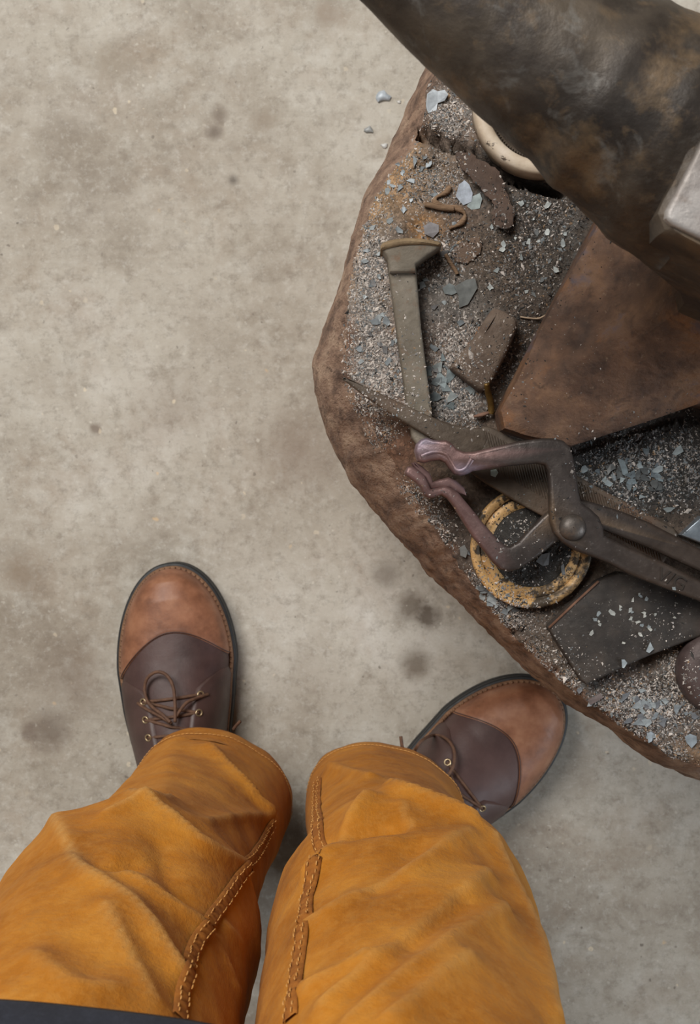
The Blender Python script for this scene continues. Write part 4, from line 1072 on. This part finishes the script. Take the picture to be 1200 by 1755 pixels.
# shirt
sv = []; sf = []; NSH = 96
prof_s = [(.848, -.14, -.360, .214, .147), (.846, -.14, -.360, .220, .153), (.852, -.14, -.360, .221, .154), (.875, -.138, -.361, .219, .152), (.90, -.13, -.364, .212, .146), (.95, -.115, -.37, .20, .136), (1.05, -.09, -.385, .185, .125), (1.15, -.075, -.40, .19, .12), (1.25, -.07, -.41, .20, .118), (1.33, -.07, -.415, .20, .105), (1.36, -.07, -.42, .15, .08)]
for z, cx, cy, rx, ry in prof_s:
    for k in range(NSH):
        t = 2 * math.pi * k / NSH
        wv = .003 * math.sin(7 * t + 1) * max(0, 1 - (z - .846) / .2)
        sv.append((cx + (rx + wv) * math.cos(t), cy - .004 + (ry + wv) * math.sin(t), z + .006 * math.sin(3 * t) * max(0, 1 - (z - .846) / .15)))
sf = grid_F(len(prof_s), NSH) + [tuple(range((len(prof_s) - 1) * NSH, len(prof_s) * NSH))]
mk('shirt', sv, sf, M_shirt, person)['label'] = 'dark navy shirt hem'

# ------------------------------------------------------------------ boots
def boot(toe, ang_deg, mirror, hem_hint):
    """toe: world xy of the toe tip, ang: pointing direction; mirror=+1 left foot, -1 right foot"""
    an = math.radians(ang_deg); D = np.array([math.cos(an), math.sin(an)]); S = np.array([-D[1], D[0]]) * mirror   # S: lateral side
    LEN = .305
    def hw(t, lat):
        x = (1 - t) * LEN                        # distance behind the toe tip
        front = .0575 * math.sqrt(max(0, 1 - ((.100 - min(x, .100)) / .100) ** 2))
        if x <= .10: w = front
        else: w = np.interp(x, [.10, .14, .19, .235, .275, .297, .305], [.0575, .054, .046, .043, .040, .026, .002])
        if not lat: w *= np.interp(x, [0, .1, .19, .25, .305], [.97, .97, .88, .95, 1])
        return w
    def cl(t):                                    # centre line bends a little inwards at the toe
        x = (1 - t) * LEN; return -.004 * math.cos(math.pi * min(x, .2) / .2)
    def world(t, y, z): 
        p = np.array(toe) - D * (1 - t) * LEN + S * (y + cl(t)); return np.array([p[0], p[1], z])
    def top_h(t):
        x = (1 - t) * LEN
        h = np.interp(x, [0, .012, .03, .06, .09, .12, .15, .18, .21, .25, .29, .305], [.046, .060, .066, .068, .073, .083, .098, .112, .122, .124, .118, .110])
        return h
    ZB = .028
    def up(t0, ph, off=0.0):
        t = t0 - .0055 / LEN * max(0.0, 1 - (1 - t0) * LEN / .09)
        """upper surface: ph 0 = lateral welt, pi = medial welt"""
        x = (1 - t0) * LEN
        k = 1.0 if x > .006 else math.sqrt(max(0.0, x / .006))
        c, s_ = math.cos(ph), math.sin(ph)
        w = max(hw(t0, c > 0) * .93 - .0008, .0005)
        bx = np.interp(x, [0, .05, .12, .2], [.85, .85, .95, 1.0])
        y = (w + off) * (abs(c) ** bx) * (1 if c > 0 else -1)
        narrowing = np.interp(x, [.0, .10, .15, .2], [0, 0, .12, .30]) * s_ ** 1.5
        y *= (1 - narrowing)
        z = ZB + (top_h(t0) - ZB + off) * (abs(s_) ** .72) * (.55 + .45 * k if x < .006 else 1)
        return world(t, y, z)
    NT_, NP = 110, 56
    tt = 1 - (np.linspace(0, 1, NT_) ** 1.6) * .985
    V = [up(t, math.pi * j / (NP - 1)) for t in tt for j in range(NP)]
    F = [(i * NP + j, i * NP + j + 1, (i + 1) * NP + j + 1, (i + 1) * NP + j) for i in range(NT_ - 1) for j in range(NP - 1)]
    o = mk('boot', V, F, M_vamp, person); o['label'] = hem_hint
    tree = BVHTree.FromPolygons([tuple(p) for p in V], F)
    # toe cap: a second skin in front of a curved seam
    CV = []; n1 = 44
    for j in range(NP):
        ph = math.pi * j / (NP - 1); c = math.cos(ph)
        xb = .064 + (.042 if c > 0 else .030) * abs(c) ** 1.7
        for i in range(n1):
            f_ = i / (n1 - 1); x = xb * (f_ ** 1.4)
            off = .0012 if i < n1 - 1 else .0006
            CV.append(up(1 - x / LEN, ph, off))
    CF = [(j * n1 + i, j * n1 + i + 1, (j + 1) * n1 + i + 1, (j + 1) * n1 + i) for j in range(NP - 1) for i in range(n1 - 1)]
    mk('toe_cap', CV, CF, M_cap, o)
    # cap seam thread
    pl = []
    for j in range(2, NP - 2):
        ph = math.pi * j / (NP - 1); c = math.cos(ph); xb = .064 + (.042 if c > 0 else .030) * abs(c) ** 1.7 - .0012
        pl.append(up(1 - xb / LEN, ph, .0017))
    v_, f_ = tube(pl, .0005, 5); mk('cap_seam', v_, f_, M_quarter, o)
    # sole
    out = []
    for t in 1 - np.linspace(0, 1, 60) ** 1.8: out.append(world(t, hw(t, True) + .002, 0))
    for t in (1 - np.linspace(0, 1, 60) ** 1.8)[::-1]: out.append(world(t, -hw(t, False) - .002, 0))
    out = [p for i, p in enumerate(out) if i == 0 or np.linalg.norm(p - out[i - 1]) > .0008]
    parts = [slab(out, 0.0, .013, .0025, 3), slab([p for p in np.array(out) * .985 + np.array(out).mean(0) * .015], .011, .018, .001, 2), slab(out, .0165, .0275, .0025, 3)]
    v_, f_ = join(parts); mk('sole', v_, f_, M_sole, o, sharp=50)
    # welt and its stitches
    wl = [up(t, 0.0, .0018) for t in 1 - np.linspace(.995, 0.0, 90) ** 1.5 * .6] + [up(t, math.pi, .0018) for t in 1 - np.linspace(0, .995, 90) ** 1.5 * .6][1:]
    wl = [np.array([p[0], p[1], .0295]) for p in wl]
    v_, f_ = tube(wl, .0024, 6); mk('welt', v_, f_, M_welt, o)
    P = resample(wl, .0052); parts = []
    for i in range(1, len(P) - 1):
        t = P[i + 1] - P[i - 1]; t /= np.linalg.norm(t); nn = np.array([-t[1], t[0], 0])
        q = P[i] + np.array([0, 0, .0022]); d = t * .0016 + nn * .0010
        parts.append(tube([q - d, q - d * .4 + [0, 0, .0007], q + d * .4 + [0, 0, .0007], q + d], [.0006, .0014, .0014, .0006], 6))
    v_, f_ = join(parts); w = mk('welt_stitching', v_, f_, M_welt, o); w['kind'] = 'stuff'
    # lacing flaps (quarters)
    for lat in (True, False):
        QV = []; ni, nj = 26, 22
        for i in range(ni):
            x = .106 + .165 * i / (ni - 1)
            p_edge = np.interp(x, [.106, .111, .119, .135, .25], [.5, .85, 1.1, 1.18, 1.24])
            for j in range(nj):
                ph = .02 + (p_edge - .02) * j / (nj - 1)
                off = .0028 if (0 < i and j < nj - 1) else .0002
                QV.append(up(1 - x / LEN, ph if lat else math.pi - ph, off))
        QF = [(i * nj + j, i * nj + j + 1, (i + 1) * nj + j + 1, (i + 1) * nj + j) for i in range(ni - 1) for j in range(nj - 1)]
        mk('lacing_flap', QV, QF, M_quarter, o)
    ey = {}
    for lat in (True, False):
        for n_, x in enumerate((.125, .141, .157)):
            ph = 1.02; ph = ph if lat else math.pi - ph
            c = up(1 - x / LEN, ph, .0034); nrm = up(1 - x / LEN, ph, .01) - up(1 - x / LEN, ph, .0); nrm /= np.linalg.norm(nrm)
            a_ = np.cross(nrm, [D[0], D[1], 0]); a_ /= np.linalg.norm(a_); b_ = np.cross(nrm, a_)
            ring = [c + .0029 * (math.cos(q) * a_ + math.sin(q) * b_) for q in np.linspace(0, 2 * math.pi, 15)]
            v_, f_ = tube(ring, .0009, 6, caps=False); mk('eyelet', v_, f_, M_eyelet, o)
            ey[(lat, n_)] = c
    def lift(p, h): return np.array(p) + np.array([0, 0, h])
    laces = []
    for n_ in range(3):
        a_, b_ = ey[(True, n_)], ey[(False, n_)]; m_ = (a_ + b_) / 2
        laces.append([lift(a_, -.001), lift(a_ * .7 + b_ * .3, .004), lift(m_, .005), lift(a_ * .3 + b_ * .7, .004), lift(b_, -.001)])
    for n_ in range(2):
        a_, b_ = ey[(True, n_)], ey[(False, n_ + 1)]; m_ = (a_ + b_) / 2
        laces.append([a_, lift(a_ * .7 + b_ * .3, .003), lift(m_, .0065), lift(a_ * .3 + b_ * .7, .003), b_])
    return o, tree, laces, up, ey
def lace_set(o, laces, r=.0016):
    for l in laces:
        v_, f_ = tube(cat_rom(l, 6), r, 7); mk('lace', v_, f_, M_lace, o)
def px_path(tree, pts):
    """lace loop traced over the boot: (px, py, lift)"""
    out = []
    for a_, b_, h_ in pts:
        h = hit_px(a_, b_, tree); z = h[0].z if h[0] else .09
        out.append(W(a_, b_, z + h_))
    return out
toeL = W(287, 964, .0)[:2]; toeR = W(957, 1187, 0)[:2]
bl, trL, laL, upL, eyL = boot(toeL, 97.5, +1, 'two-tone brown leather boot pointing away along the floor')
laL += [px_path(trL, [(300, 1238, .010), (300, 1205, .012), (296, 1175, .014), (284, 1156, .014), (268, 1152, .012), (253, 1162, .010), (248, 1180, .008), (252, 1200, .008), (264, 1214, .009), (280, 1226, .010), (292, 1238, .010)]),
        px_path(trL, [(294, 1240, .008), (275, 1228, .007), (252, 1216, .005), (236, 1205, .004)]),
        px_path(trL, [(302, 1228, .009), (318, 1206, .009), (338, 1196, .006), (357, 1190, .004)]),
        px_path(trL, [(400, 1250, .003), (406, 1242, .006), (412, 1236, .008)])]
lace_set(bl, laL)
br, trR, laR, upR, eyR = boot(toeR, 37, -1, 'two-tone brown leather boot turned towards the stump')
laR += [px_path(trR, [(760, 1350, .010), (768, 1330, .012), (778, 1310, .014), (778, 1285, .014), (765, 1266, .012), (745, 1260, .010), (725, 1268, .010), (712, 1285, .009), (708, 1306, .008)]),
        px_path(trR, [(697, 1302, .006), (690, 1282, .008), (687, 1262, .008)]),
        px_path(trR, [(770, 1325, .008), (782, 1350, .006), (790, 1378, .004)])]
lace_set(br, laR)
